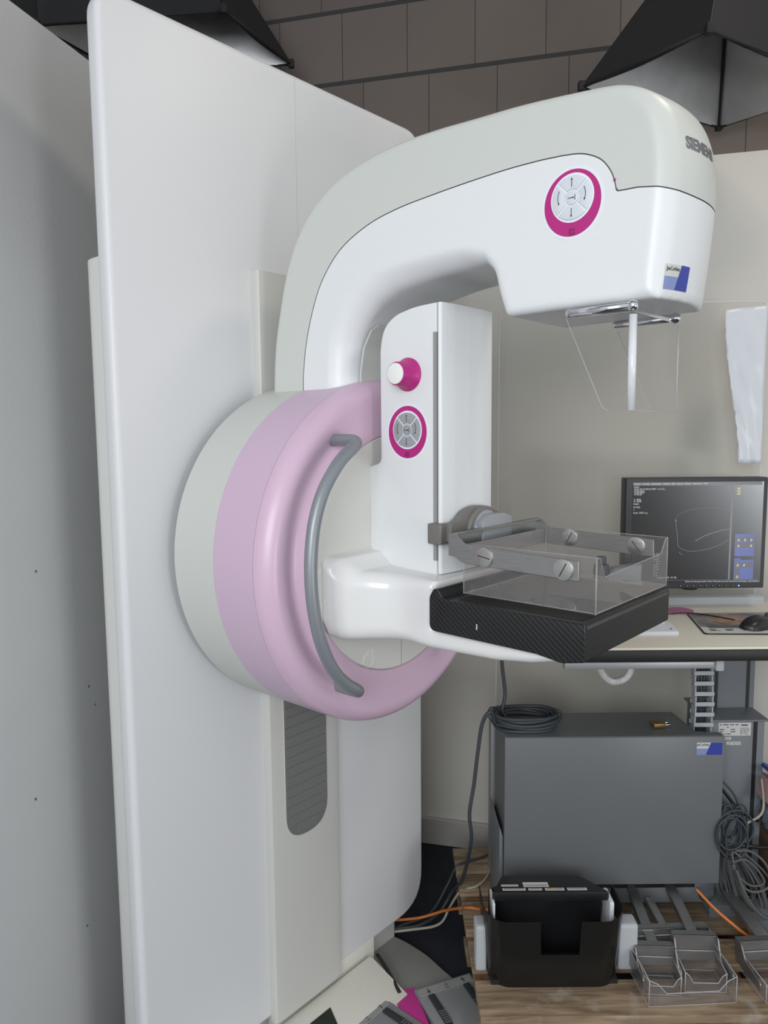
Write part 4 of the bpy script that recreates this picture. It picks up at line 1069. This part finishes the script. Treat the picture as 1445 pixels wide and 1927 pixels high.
cable([(.915, 1.905, ZD + .016), (.90, 1.935, ZD + .014), (.885, 1.975, ZD + .010), (.855, 2.01, ZD + .008), (.825, 2.025, ZD + .006), (.80, 2.030, ZD + .003), (.78, 2.04, ZD + .003)], .0018, 'black', 'thin black mouse lead curving over the back of the pad', name='mouse_cable')
bm = bmesh.new(); cyl(bm, (0, 0, 0), .036, .0035, 2, 40, .001); o = frombm('round_pad', bm, 'mauve', None); o.location = (.838, 2.07, ZD + .0001); tag(o, 'round mauve pad lying behind the mouse pad', 'pad')
KB = empty('keyboard', (.60, 1.90, ZD), 0, 'white keyboard on the desk, mostly hidden behind the black object table', 'keyboard')
bm = bmesh.new(); prism(bm, [(1.823, ZD), (1.99, ZD), (1.99, ZD + .020), (1.86, ZD + .016), (1.823, ZD + .009)], 0, .46, .738, .003); off(bm, (-.6, -1.9, -ZD)); W2('case', bm, 'kbd', KB)
bm = bmesh.new()
for r_i in range(5):
    for c_i in range(13): box(bm, (.468 + c_i * .0195, 1.868 + r_i * .0225, ZD + .0165 + r_i * .0006), (.485 + c_i * .0195, 1.887 + r_i * .0225, ZD + .0215 + r_i * .0006), .002, 1)
off(bm, (-.6, -1.9, -ZD)); W2('keys', bm, 'kbd', KB)
bm = bmesh.new(); cyl(bm, (.722, 1.836, ZD + .0125), .0022, .001, 2, 10); off(bm, (-.6, -1.9, -ZD)); W2('light', bm, 'ink', KB)
TD = empty('control_box', (.60, 2.03, ZD), R(0), 'dark grey exposure release unit with a round top standing on the desk behind the paddle', 'control box')
bm = bmesh.new(); box(bm, (-.005, -.02, 0), (.11, .035, .10), .01); prism(bm, [(-.005, .10), (.035, .135), (.11, .145), (.11, .09), (-.005, .09)], 1, -.01, .03, .006); frombm('housing', bm, 'steel2', TD)
bm = bmesh.new(); cyl(bm, (0, 0, 0), .021, .145, 2, 28, .004); cyl(bm, (.0, .0, .145), .013, .022, 2, 24, .004); frombm('release_button', bm, 'cabledark', TD)
# coiled white telephone cord below the desk
ctr = spline([(.578, 1.79, .955), (.597, 1.79, .948), (.606, 1.785, .925), (.600, 1.782, .903), (.583, 1.78, .889), (.558, 1.78, .886), (.538, 1.782, .902), (.527, 1.785, .925), (.524, 1.79, .948)], 40)
bm = bmesh.new(); hel = []
Pc = [Vector(p) for p in ctr]
for i in range(len(Pc) - 1):
    t = (Pc[i + 1] - Pc[i - 1 if i else 0]).normalized(); yv = Vector((0, 1, 0)); s_ = t.cross(yv).normalized()
    a = i * 2 * math.pi / 6.5
    hel.append(Pc[i] + (s_ * math.cos(a) + yv * math.sin(a)) * .0074)
tube(bm, [tuple(p - Vector((.565, 1.785, .92))) for p in hel], .0020, 6); o = frombm('coiled_cord', bm, 'cord', None, True); o.location = (.565, 1.785, .92); tag(o, 'white coiled telephone cord hanging in a loop below the desk', 'cord')

# ------------------------------------------------------------------ cables at the right
def rights():
    rd = random.Random(11)
    # hanging hank of grey cable
    bm = bmesh.new(); c = Vector((.985, 1.93, .27))
    for l in range(15):
        a_ = rd.uniform(.018, .058); b_ = rd.uniform(.085, .118); tl = R(24 + rd.uniform(-4, 4)); pts = []
        top = Vector((-.048 + rd.uniform(-.006, .006), .0, .090)); cen = top + Vector((math.sin(tl), 0, -math.cos(tl))) * b_
        yv = rd.uniform(-.022, .03); th = rd.uniform(-.02, .02)
        for k in range(24):
            q = 2 * math.pi * k / 24; u_ = a_ * math.sin(q) * (1 - .3 * math.cos(q)); v_ = b_ * math.cos(q)
            pts.append(cen + Vector((math.cos(tl), 0, math.sin(tl))) * u_ + Vector((-math.sin(tl), 0, math.cos(tl))) * v_ + Vector((0, yv + th * math.sin(q), 0)))
        tube(bm, pts, .0031, 8, closed=True)
    o = frombm('cable_hank', bm, 'cable', None, True); o.location = c; tag(o, 'tied bundle of grey cable loops hanging right of the steel cabinet', 'cable bundle')
    t = bmesh.new(); tube(t, [( -.046 + .022 * math.cos(q), .004 + .03 * math.sin(q), .078 + .004 * math.cos(q)) for q in [k * math.pi / 8 for k in range(16)]], .003, 6, closed=True); frombm('cable_tie', t, 'black', o, True)
    bm = bmesh.new(); c = Vector((.945, 1.93, .41))
    for l in range(12):
        a_ = rd.uniform(.020, .052); b_ = rd.uniform(.04, .075); pts = []; ox, oz = rd.uniform(-.012, .010), rd.uniform(-.012, .012); yv = rd.uniform(-.02, .03); tl = rd.uniform(-.3, .3)
        for k in range(20):
            q = 2 * math.pi * k / 20; u_, v_ = a_ * math.cos(q), b_ * math.sin(q)
            pts.append(Vector((ox + u_ * math.cos(tl) - v_ * math.sin(tl), yv, oz + u_ * math.sin(tl) + v_ * math.cos(tl))))
        tube(bm, pts, .003, 8, closed=True)
    o = frombm('cable_hank', bm, 'cabledark', None, True); o.location = c; tag(o, 'dark tangle of looped cable just above the tied grey bundle', 'cable bundle')
rights()
cable([(.905, 1.95, .56), (.955, 1.94, .50), (.963, 1.94, .43), (.945, 1.94, .38)], .003, 'cabledark', 'thin dark cable arching out from behind the cabinet above the tangle')
cable([(.945, 1.91, .365), (.985, 1.905, .365), (1.025, 1.90, .33), (1.045, 1.90, .27), (1.046, 1.90, .20), (1.05, 1.90, .16)], .0034, 'cable', 'grey cable making the widest arc at the right of the bundle')
cable([(.940, 1.905, .335), (.968, 1.90, .345), (1.0, 1.90, .318), (1.022, 1.90, .285), (1.015, 1.90, .272), (.98, 1.895, .275), (.945, 1.895, .305), (.932, 1.90, .33)], .0032, 'cable', 'grey cable loop lying across the upper half of the tied bundle')
cable([(.932, 1.895, .335), (.955, 1.885, .282), (.985, 1.885, .262), (1.02, 1.885, .27), (1.045, 1.89, .292), (1.07, 1.90, .31)], .0034, 'cable', 'grey cable sweeping right across the middle of the bundle')
cable([(.938, 1.885, .325), (.955, 1.87, .272), (.985, 1.87, .222), (1.02, 1.87, .195), (1.06, 1.88, .20)], .0034, 'cable', 'grey cable sweeping right across the lower part of the bundle')
cable([(.90, 1.99, .535), (.935, 1.985, .505), (.975, 1.98, .455), (1.01, 1.98, .425), (1.05, 2.0, .40)], .0042, 'black', 'straight black cable running down across the column case')
cable([(1.05, 1.99, .53), (1.040, 1.955, .475), (1.030, 1.95, .445), (1.0, 1.95, .425), (.962, 1.95, .409)], .0034, 'cablebeige', 'beige cable curving in front of the column case')
cable([(.96, 1.92, .375), (.99, 1.92, .372), (1.02, 1.93, .362), (1.07, 1.95, .352)], .006, 'black', 'short thick black cable end running to the boxes at the right edge')
cable([(.838, 1.90, .262), (.868, 1.86, .236), (.90, 1.83, .214), (.935, 1.81, .192), (.968, 1.80, .188)], .0040, 'orange', 'orange cable coming out below the steel cabinet at the right')
cable([(.845, 1.905, .262), (.852, 1.90, .235), (.870, 1.90, .228), (.888, 1.90, .24), (.89, 1.905, .262)], .0022, 'black', 'small black wire loop below the cabinet edge')
cable([(-.12, 2.10, .03), (.058, 2.118, .03), (.115, 2.125, .034), (.175, 2.10, .07), (.228, 1.995, .149), (.277, 1.985, .150), (.36, 1.98, .152)], .0042, 'orange', 'orange cable running from the floor onto the pallet at the left')
cable([(.355, 2.30, .19), (.344, 2.27, .155), (.313, 2.161, .150), (.272, 2.10, .149), (.22, 2.10, .13), (.190, 2.13, .06), (.155, 2.10, .026), (.065, 2.075, .026), (-.1, 2.05, .028)], .0038, 'cablebeige', 'grey beige cable draped over the left end of the pallet')
cable([(.38, 2.30, .149), (.29, 2.24, .149), (.222, 2.21, .145), (.190, 2.20, .09), (.133, 2.149, .03), (.05, 2.10, .026), (-.1, 2.03, .026)], .0038, 'cabledark', 'dark cable crossing the floor behind the orange cable')

# boxes at the right edge
CB = empty('cardboard_box', (1.14, 2.02, .144), 0, 'dark brown cardboard box at the right edge behind the cables', 'box')
bm = bmesh.new(); box(bm, (-.062, -.09, .0), (.10, .12, .205), .002); frombm('carton', bm, 'cardboard', CB)
PC = empty('plastic_bag', (1.14, 2.0, .35), 0, 'clear grey plastic bag lying on the cardboard box at the right edge', 'bag')
bm = bmesh.new(); bmesh.ops.create_icosphere(bm, subdivisions=4, radius=1, matrix=Matrix.Translation((0.01, 0, .062)) @ Matrix.Diagonal((.09, .085, .062, 1)))
for v in bm.verts: v.co += v.normal * random.uniform(-.006, .006)
frombm('film', bm, pm('bag_plastic', (.16, .18, .22), .25, var=.4, vscale=30), PC, True)
bm = bmesh.new(); prism(bm, [(-.075, 0), (.07, -.06), (.09, -.02), (-.06, .055)], 1, -.07, .07, .006); o = frombm('foam_block', bm, 'pinkfoam', None); o.location = (1.125, 1.99, .475); tag(o, 'pale pink foam piece on top of the bag at the right edge', 'foam')
bm = bmesh.new(); box(bm, (-.05, -.05, 0), (.05, .05, .010), .003, mat=Matrix.Rotation(R(28), 4, 'Y')); o = frombm('blue_folder', bm, 'blue', None); o.location = (1.105, 1.99, .530); tag(o, 'blue flat folder sticking out above the pink foam', 'folder')

# ------------------------------------------------------------------ pallet
PL = empty('pallet', (.75, 1.98, 0), 0, 'worn wooden transport pallet carrying the desk and cabinet', 'pallet')
PLo = (-.75, -1.98, 0)
x0p, x1p, y0p, y1p = .215, 1.10, 1.60, 2.31
bd = [(y0p, .118), (y0p + .165, .098), (y0p + .305, .125), (y0p + .485, .075), (y1p - .13, .13)]
for yb0, wd in bd:
    bm = bmesh.new(); box(bm, (x0p, yb0, .122), (x1p, yb0 + wd, .144), .002); off(bm, PLo); W2('top_board', bm, 'wood', PL)
for xb in (x0p + .004, .75, x1p - .15):
    bm = bmesh.new(); box(bm, (xb, y0p, .1), (xb + .145, y1p, .1218), .002); off(bm, PLo); W2('cross_board', bm, 'woodred', PL)
    for yb0 in (y0p + .004, y0p + .33, y1p - .15):
        bm = bmesh.new(); box(bm, (xb + .01, yb0, .0225), (xb + .11, yb0 + .14, .0998), .002); off(bm, PLo); W2('block', bm, 'woodred', PL)
for yb0 in (y0p + .004, y0p + .35, y1p - .13):
    bm = bmesh.new(); box(bm, (x0p + .008, yb0, .0), (x1p, yb0 + .1, .0222), .002); off(bm, PLo); W2('bottom_board', bm, 'wood', PL)

# ------------------------------------------------------------------ carbon holder with side grips
HB = empty('carbon_holder', (.41, 1.77, .144), 0, 'black carbon fibre paddle holder box with grey side grips standing on the pallet', 'holder box')
HO = (-.41, -1.77, -.144)
hx0, hx1, hy0, hy1, hz0, hz1 = .250, .570, 1.692, 1.825, .1445, .325
def hwall(z): return (z - hz0) / (hz1 - hz0)
def hpath(z):
    f = hwall(z) * .012; a, b_ = hx0 - f, hx1 + f * 1.4; r = .055
    pts = [(a, hy1), (a, hy0 + r)]
    for k in range(1, 9): t = k / 8 * math.pi / 2; pts.append((a + r - r * math.cos(t), hy0 + r - r * math.sin(t)))
    for k in range(1, 12): pts.append((a + r + (b_ - a - 2 * r) * k / 12, hy0))
    for k in range(0, 9): t = k / 8 * math.pi / 2; pts.append((b_ - r + r * math.sin(t), hy0 + r - r * math.cos(t)))
    pts += [(b_, hy1)]
    return pts
bm = bmesh.new(); rows = []; nzr = 16
for j in range(nzr + 1):
    t = j / nzr
    base_ = hpath(hz0 + (hz1 - hz0) * t); row = []
    for i, (x, y) in enumerate(base_):
        top = hz1 - .012 * max(0, 1 - (y - hy0) / .06) ** 1.5
        row.append(bm.verts.new((x, y, hz0 + (top - hz0) * t)))
    rows.append(row)
for j in range(nzr):
    for i in range(len(rows[0]) - 1):
        xm = (rows[j][i].co.x + rows[j][i + 1].co.x) / 2; ym = (rows[j][i].co.y + rows[j][i + 1].co.y) / 2; zm = (rows[j][i].co.z + rows[j + 1][i].co.z) / 2
        if .372 < xm < .474 and ym < hy0 + .01 and zm > .230: continue
        bm.faces.new((rows[j][i], rows[j][i + 1], rows[j + 1][i + 1], rows[j + 1][i]))
bmesh.ops.recalc_face_normals(bm, faces=bm.faces[:])
bmesh.ops.solidify(bm, geom=bm.faces[:], thickness=.0028)
off(bm, HO); W2('shell', bm, 'carbon2', HB, 35)
bm = bmesh.new(); box(bm, (hx0 + .004, hy0 + .01, hz0), (hx1 - .004, hy1, hz0 + .012)); off(bm, HO); W2('floor', bm, 'blackmatte', HB)
bm = bmesh.new(); prism(bm, rpoly([(hx0 + .012, 1.752), (.299, 1.826), (.499, 1.826), (.556, 1.752)], [.003, .01, .03, .003], 5), 2, .330, .352, .003, 2)
prism(bm, [(hx0 + .01, 1.80), (hx1 - .02, 1.80), (.49, 1.824), (.30, 1.824)], 2, hz0, .332)
off(bm, HO); W2('lid', bm, 'black', HB, 35, 'black rear lid with small labels')
bm = bmesh.new()
labs = [(.290, .333, 1.779, 1.786), (.291, .349, 1.762, 1.771), (.346, .410, 1.776, 1.795), (.356, .390, 1.762, 1.770), (.398, .446, 1.761, 1.771), (.454, .503, 1.761, 1.771)]
for a, b_, c, d_ in labs: box(bm, (a, c, .352), (b_, d_, .3525))
off(bm, HO); lbl = W2('labels', bm, 'paper', HB, None, 'small white labels')
bm = bmesh.new()
for a, b_, c, d_ in labs:
    for q in range(2): disc2(bm, [(a + .003, c + .003 + q * .004, .3528), (b_ - .003, c + .003 + q * .004, .3528), (b_ - .004, c + .0045 + q * .004, .3528), (a + .003, c + .0045 + q * .004, .3528)])
off(bm, HO); W2('label_print', bm, 'softink', lbl, None)
bm = bmesh.new(); disc2(bm, [(.412, 1.7625, .3531), (.424, 1.7625, .3531), (.422, 1.770, .3531), (.414, 1.770, .3531)]); off(bm, HO); W2('warning_mark', bm, 'yellow', lbl, None)
for s, xo, xi in ((-1, .220, hx0 + .012), (1, .608, hx1 - .012)):
    bm = bmesh.new()
    a, b_ = (xo, hx0 - .002) if s < 0 else (hx1 + .008, xo + .018)
    prism(bm, rpoly([(1.735, .152), (1.775, .152), (1.785, .275), (1.735, .275)], .010, 4), 0, a, b_, .006, 3)
    off(bm, HO); W2('side_grip', bm, 'lightgrey', HB, 35, 'light grey grip')
    bm = bmesh.new(); prism(bm, rpoly([(1.735, .18), (1.80, .18), (1.80, .335), (1.735, .335)], .006, 3), 0, xi - .005 * (s > 0), xi + .006, .002, 2)
    off(bm, HO); W2('inner_grip_plate', bm, 'kbd', HB, 35, 'pale inner plate')

# ------------------------------------------------------------------ spare paddles on the pallet
def paddle(cx, cy, z, yaw, wt, dt, ht, arm_len, tilt, label, hp=.05, notch=True, armw=.026):
    """small paddle: clear tray at the front, metal bracket, metal arm going back"""
    o = empty('spare_paddle', (cx, cy, z), yaw, label, 'paddle', None)
    bm = bmesh.new(); t = .002; x0, x1 = -wt / 2, wt / 2
    box(bm, (x0, 0, 0), (x1, dt, t)); box(bm, (x0, 0, t), (x0 + t, dt, ht)); box(bm, (x1 - t, 0, t), (x1, dt, ht)); box(bm, (x0, dt - t, t), (x1, dt, ht))
    q = wt * .2
    prism(bm, [(x0, 0), (x1, 0), (x1, ht * .95), (x1 - q * .5, ht * .80), (x1 - q, ht * .45), (x0 + q, ht * .45), (x0 + q * .5, ht * .80), (x0, ht * .95)], 1, 0, t)
    frombm('tray', bm, 'tray', o, None, 'clear plastic tray')
    bm = bmesh.new(); r = .0011
    tube(bm, [(x0, 0, ht * .95), (x0 + q * .5, 0, ht * .8), (x0 + q, 0, ht * .45), (x1 - q, 0, ht * .45), (x1 - q * .5, 0, ht * .8), (x1, 0, ht * .95)], r, 6)
    tube(bm, [(x0, 0, ht * .95), (x0, dt, ht)], r, 6); tube(bm, [(x1, 0, ht * .95), (x1, dt, ht)], r, 6)
    tube(bm, [(x0, 0, 0), (x0, 0, ht * .95)], r, 6); tube(bm, [(x1, 0, 0), (x1, 0, ht * .95)], r, 6); tube(bm, [(x0, 0, 0), (x1, 0, 0), (x1, dt, 0), (x0, dt, 0)], r * .8, 6, closed=True); tube(bm, [(x0, dt, ht), (x1, dt, ht)], r, 6)
    frombm('tray_edges', bm, 'edgehi', o, True, 'tray edges with painted glow')
    bm = bmesh.new(); h2 = ht + hp * .5; yb = dt + .004
    box(bm, (x0 - .004, yb, ht * .45), (x1 + .004, yb + .004, h2), .001, 1); box(bm, (x0 - .004, yb, h2 - .003), (x1 + .004, yb + .022, h2), .001, 1)
    for sx in (x0 - .006, x1 + .003):
        prism(bm, rpoly([(dt * .15, ht * .35), (yb + .01, ht * .35), (yb + .02, h2), (yb - .01, h2), (yb - .03, ht * .95), (dt * .15, ht * .75)], .006, 3), 0, sx, sx + .003)
    frombm('bracket', bm, 'alu', o, 35, 'metal bracket')
    if arm_len:
        bm = bmesh.new(); M = Matrix.Translation((0, yb + .02, h2 - .009)) @ Matrix.Rotation(tilt, 4, 'X')
        box(bm, (-armw / 2, -.01, -.009), (armw / 2, arm_len * .82, .009), .0015, 2, mat=M); box(bm, (-armw * .42, arm_len * .8, -.007), (armw * .42, arm_len, .007), .0015, 2, mat=M)
        frombm('arm', bm, 'alu', o, 35, 'flat metal arm')
    return o
paddle(.660, 1.660, .1475, R(-4), .088, .065, .050, .225, R(5), 'spare clear paddle with a metal arm, left of the pair at the pallet front')
paddle(.768, 1.668, .1475, R(-3), .098, .075, .052, .205, R(5), 'spare clear paddle with a metal arm, right of the pair at the pallet front', hp=.075)
paddle(.722, 1.632, .1445, R(3), .212, .150, .070, .10, R(8), 'wide spare clear paddle lying under the pair of small ones', hp=.03, armw=.02)
paddle(.965, 1.640, .1445, R(4), .135, .11, .048, .17, R(6), 'spare clear paddle cut off by the right edge of the picture', hp=.05, armw=.034)

# ------------------------------------------------------------------ foot switches
def footswitch(loc, yaw, label, wedge=False):
    o = empty('foot_switch', loc, yaw, label, 'foot switch')
    w2, d2 = .083, .082
    bm = bmesh.new(); prism(bm, rpoly([(-w2, -d2), (w2, -d2), (w2, d2), (-w2, d2)], .004, 3), 2, 0, .034, .003, 2); frombm('housing', bm, 'pedal', o)
    bm = bmesh.new(); box(bm, (-w2 + .006, d2 - .034, .034), (w2 - .006, d2 - .006, .036), .001, 1); frombm('symbol_strip', bm, 'pedallt', o)
    bm = bmesh.new(); box(bm, (-w2 + .001, d2 - .0385, .0338), (w2 - .001, d2 - .037, .0352)); frombm('ridge', bm, 'pedallt', o, None)
    for x in (-.050, .052):
        bm = bmesh.new(); prism(bm, [(d2 - .036, .034), (d2 - .036, .038), (-d2 * .45, .040), (-d2 * .75, .038), (-d2 * .75, .034)], 0, x - .0095, x + .0095, .002, 2); pd_ = frombm('pedal', bm, 'rubber', o)
        bm = bmesh.new()
        for k in range(6): box(bm, (x - .0085, -d2 * .75 + .006 + k * .0075, .0385), (x + .0085, -d2 * .75 + .0095 + k * .0075, .0412), .0006, 1)
        frombm('grip_ribs', bm, 'cable', pd_)
    bm = bmesh.new()
    def arrow(x, y, d):
        disc2(bm, [(x - .0011, y - .008 * d, .0364), (x + .0011, y - .008 * d, .0364), (x + .0011, y + .008 * d, .0364), (x - .0011, y + .008 * d, .0364)])
        for s in (-1, 1): disc2(bm, [(x, y + .009 * d, .0364), (x + s * .006, y + .001 * d, .0364), (x + s * .0045, y + .000 * d, .0364), (x, y + .006 * d, .0364)])
    arrow(-.050, d2 - .020, -1); arrow(.052, d2 - .020, 1)
    disc2(bm, [(-.004, d2 - .030, .0364), (.008, d2 - .030, .0364), (.008, d2 - .0285, .0364), (-.004, d2 - .0285, .0364)])
    tube(bm, [(.002 + .0035 * math.cos(q), d2 - .018 + .0035 * math.sin(q), .0363) for q in [k * math.pi / 6 for k in range(12)]], .0005, 4, closed=True)
    frombm('arrow_symbols', bm, 'ink', o, None, 'black arrows and symbol')
    return o
footswitch((.175, 1.765, .012), R(22), 'grey foot switch with two dark pedals, the right one beside the pallet')
fl = footswitch((-.010, 1.672, .012), R(48), 'grey foot switch with two dark pedals, joined to the magenta wedge at the left')
bm = bmesh.new(); prism(bm, rpoly([(.012, 1.792), (.038, 1.820), (.068, 1.826), (.112, 1.665), (.08, 1.63)], [.004, .012, .003, .003, .003], 4), 2, .004, .040, .002, 2)
bmesh.ops.translate(bm, verts=bm.verts[:], vec=(.010, -1.672, -.012)); bmesh.ops.rotate(bm, verts=bm.verts[:], cent=(0, 0, 0), matrix=Matrix.Rotation(-R(48), 3, 'Z'))
frombm('magenta_wedge', bm, 'pedalpink', fl, 35, 'magenta wedge')
cable([(-.030, 1.925, .060), (-.008, 1.885, .056), (.010, 1.845, .052), (.022, 1.815, .050), (.030, 1.800, .046)], .005, 'black', 'short black lead from the base cover to the foot switch')
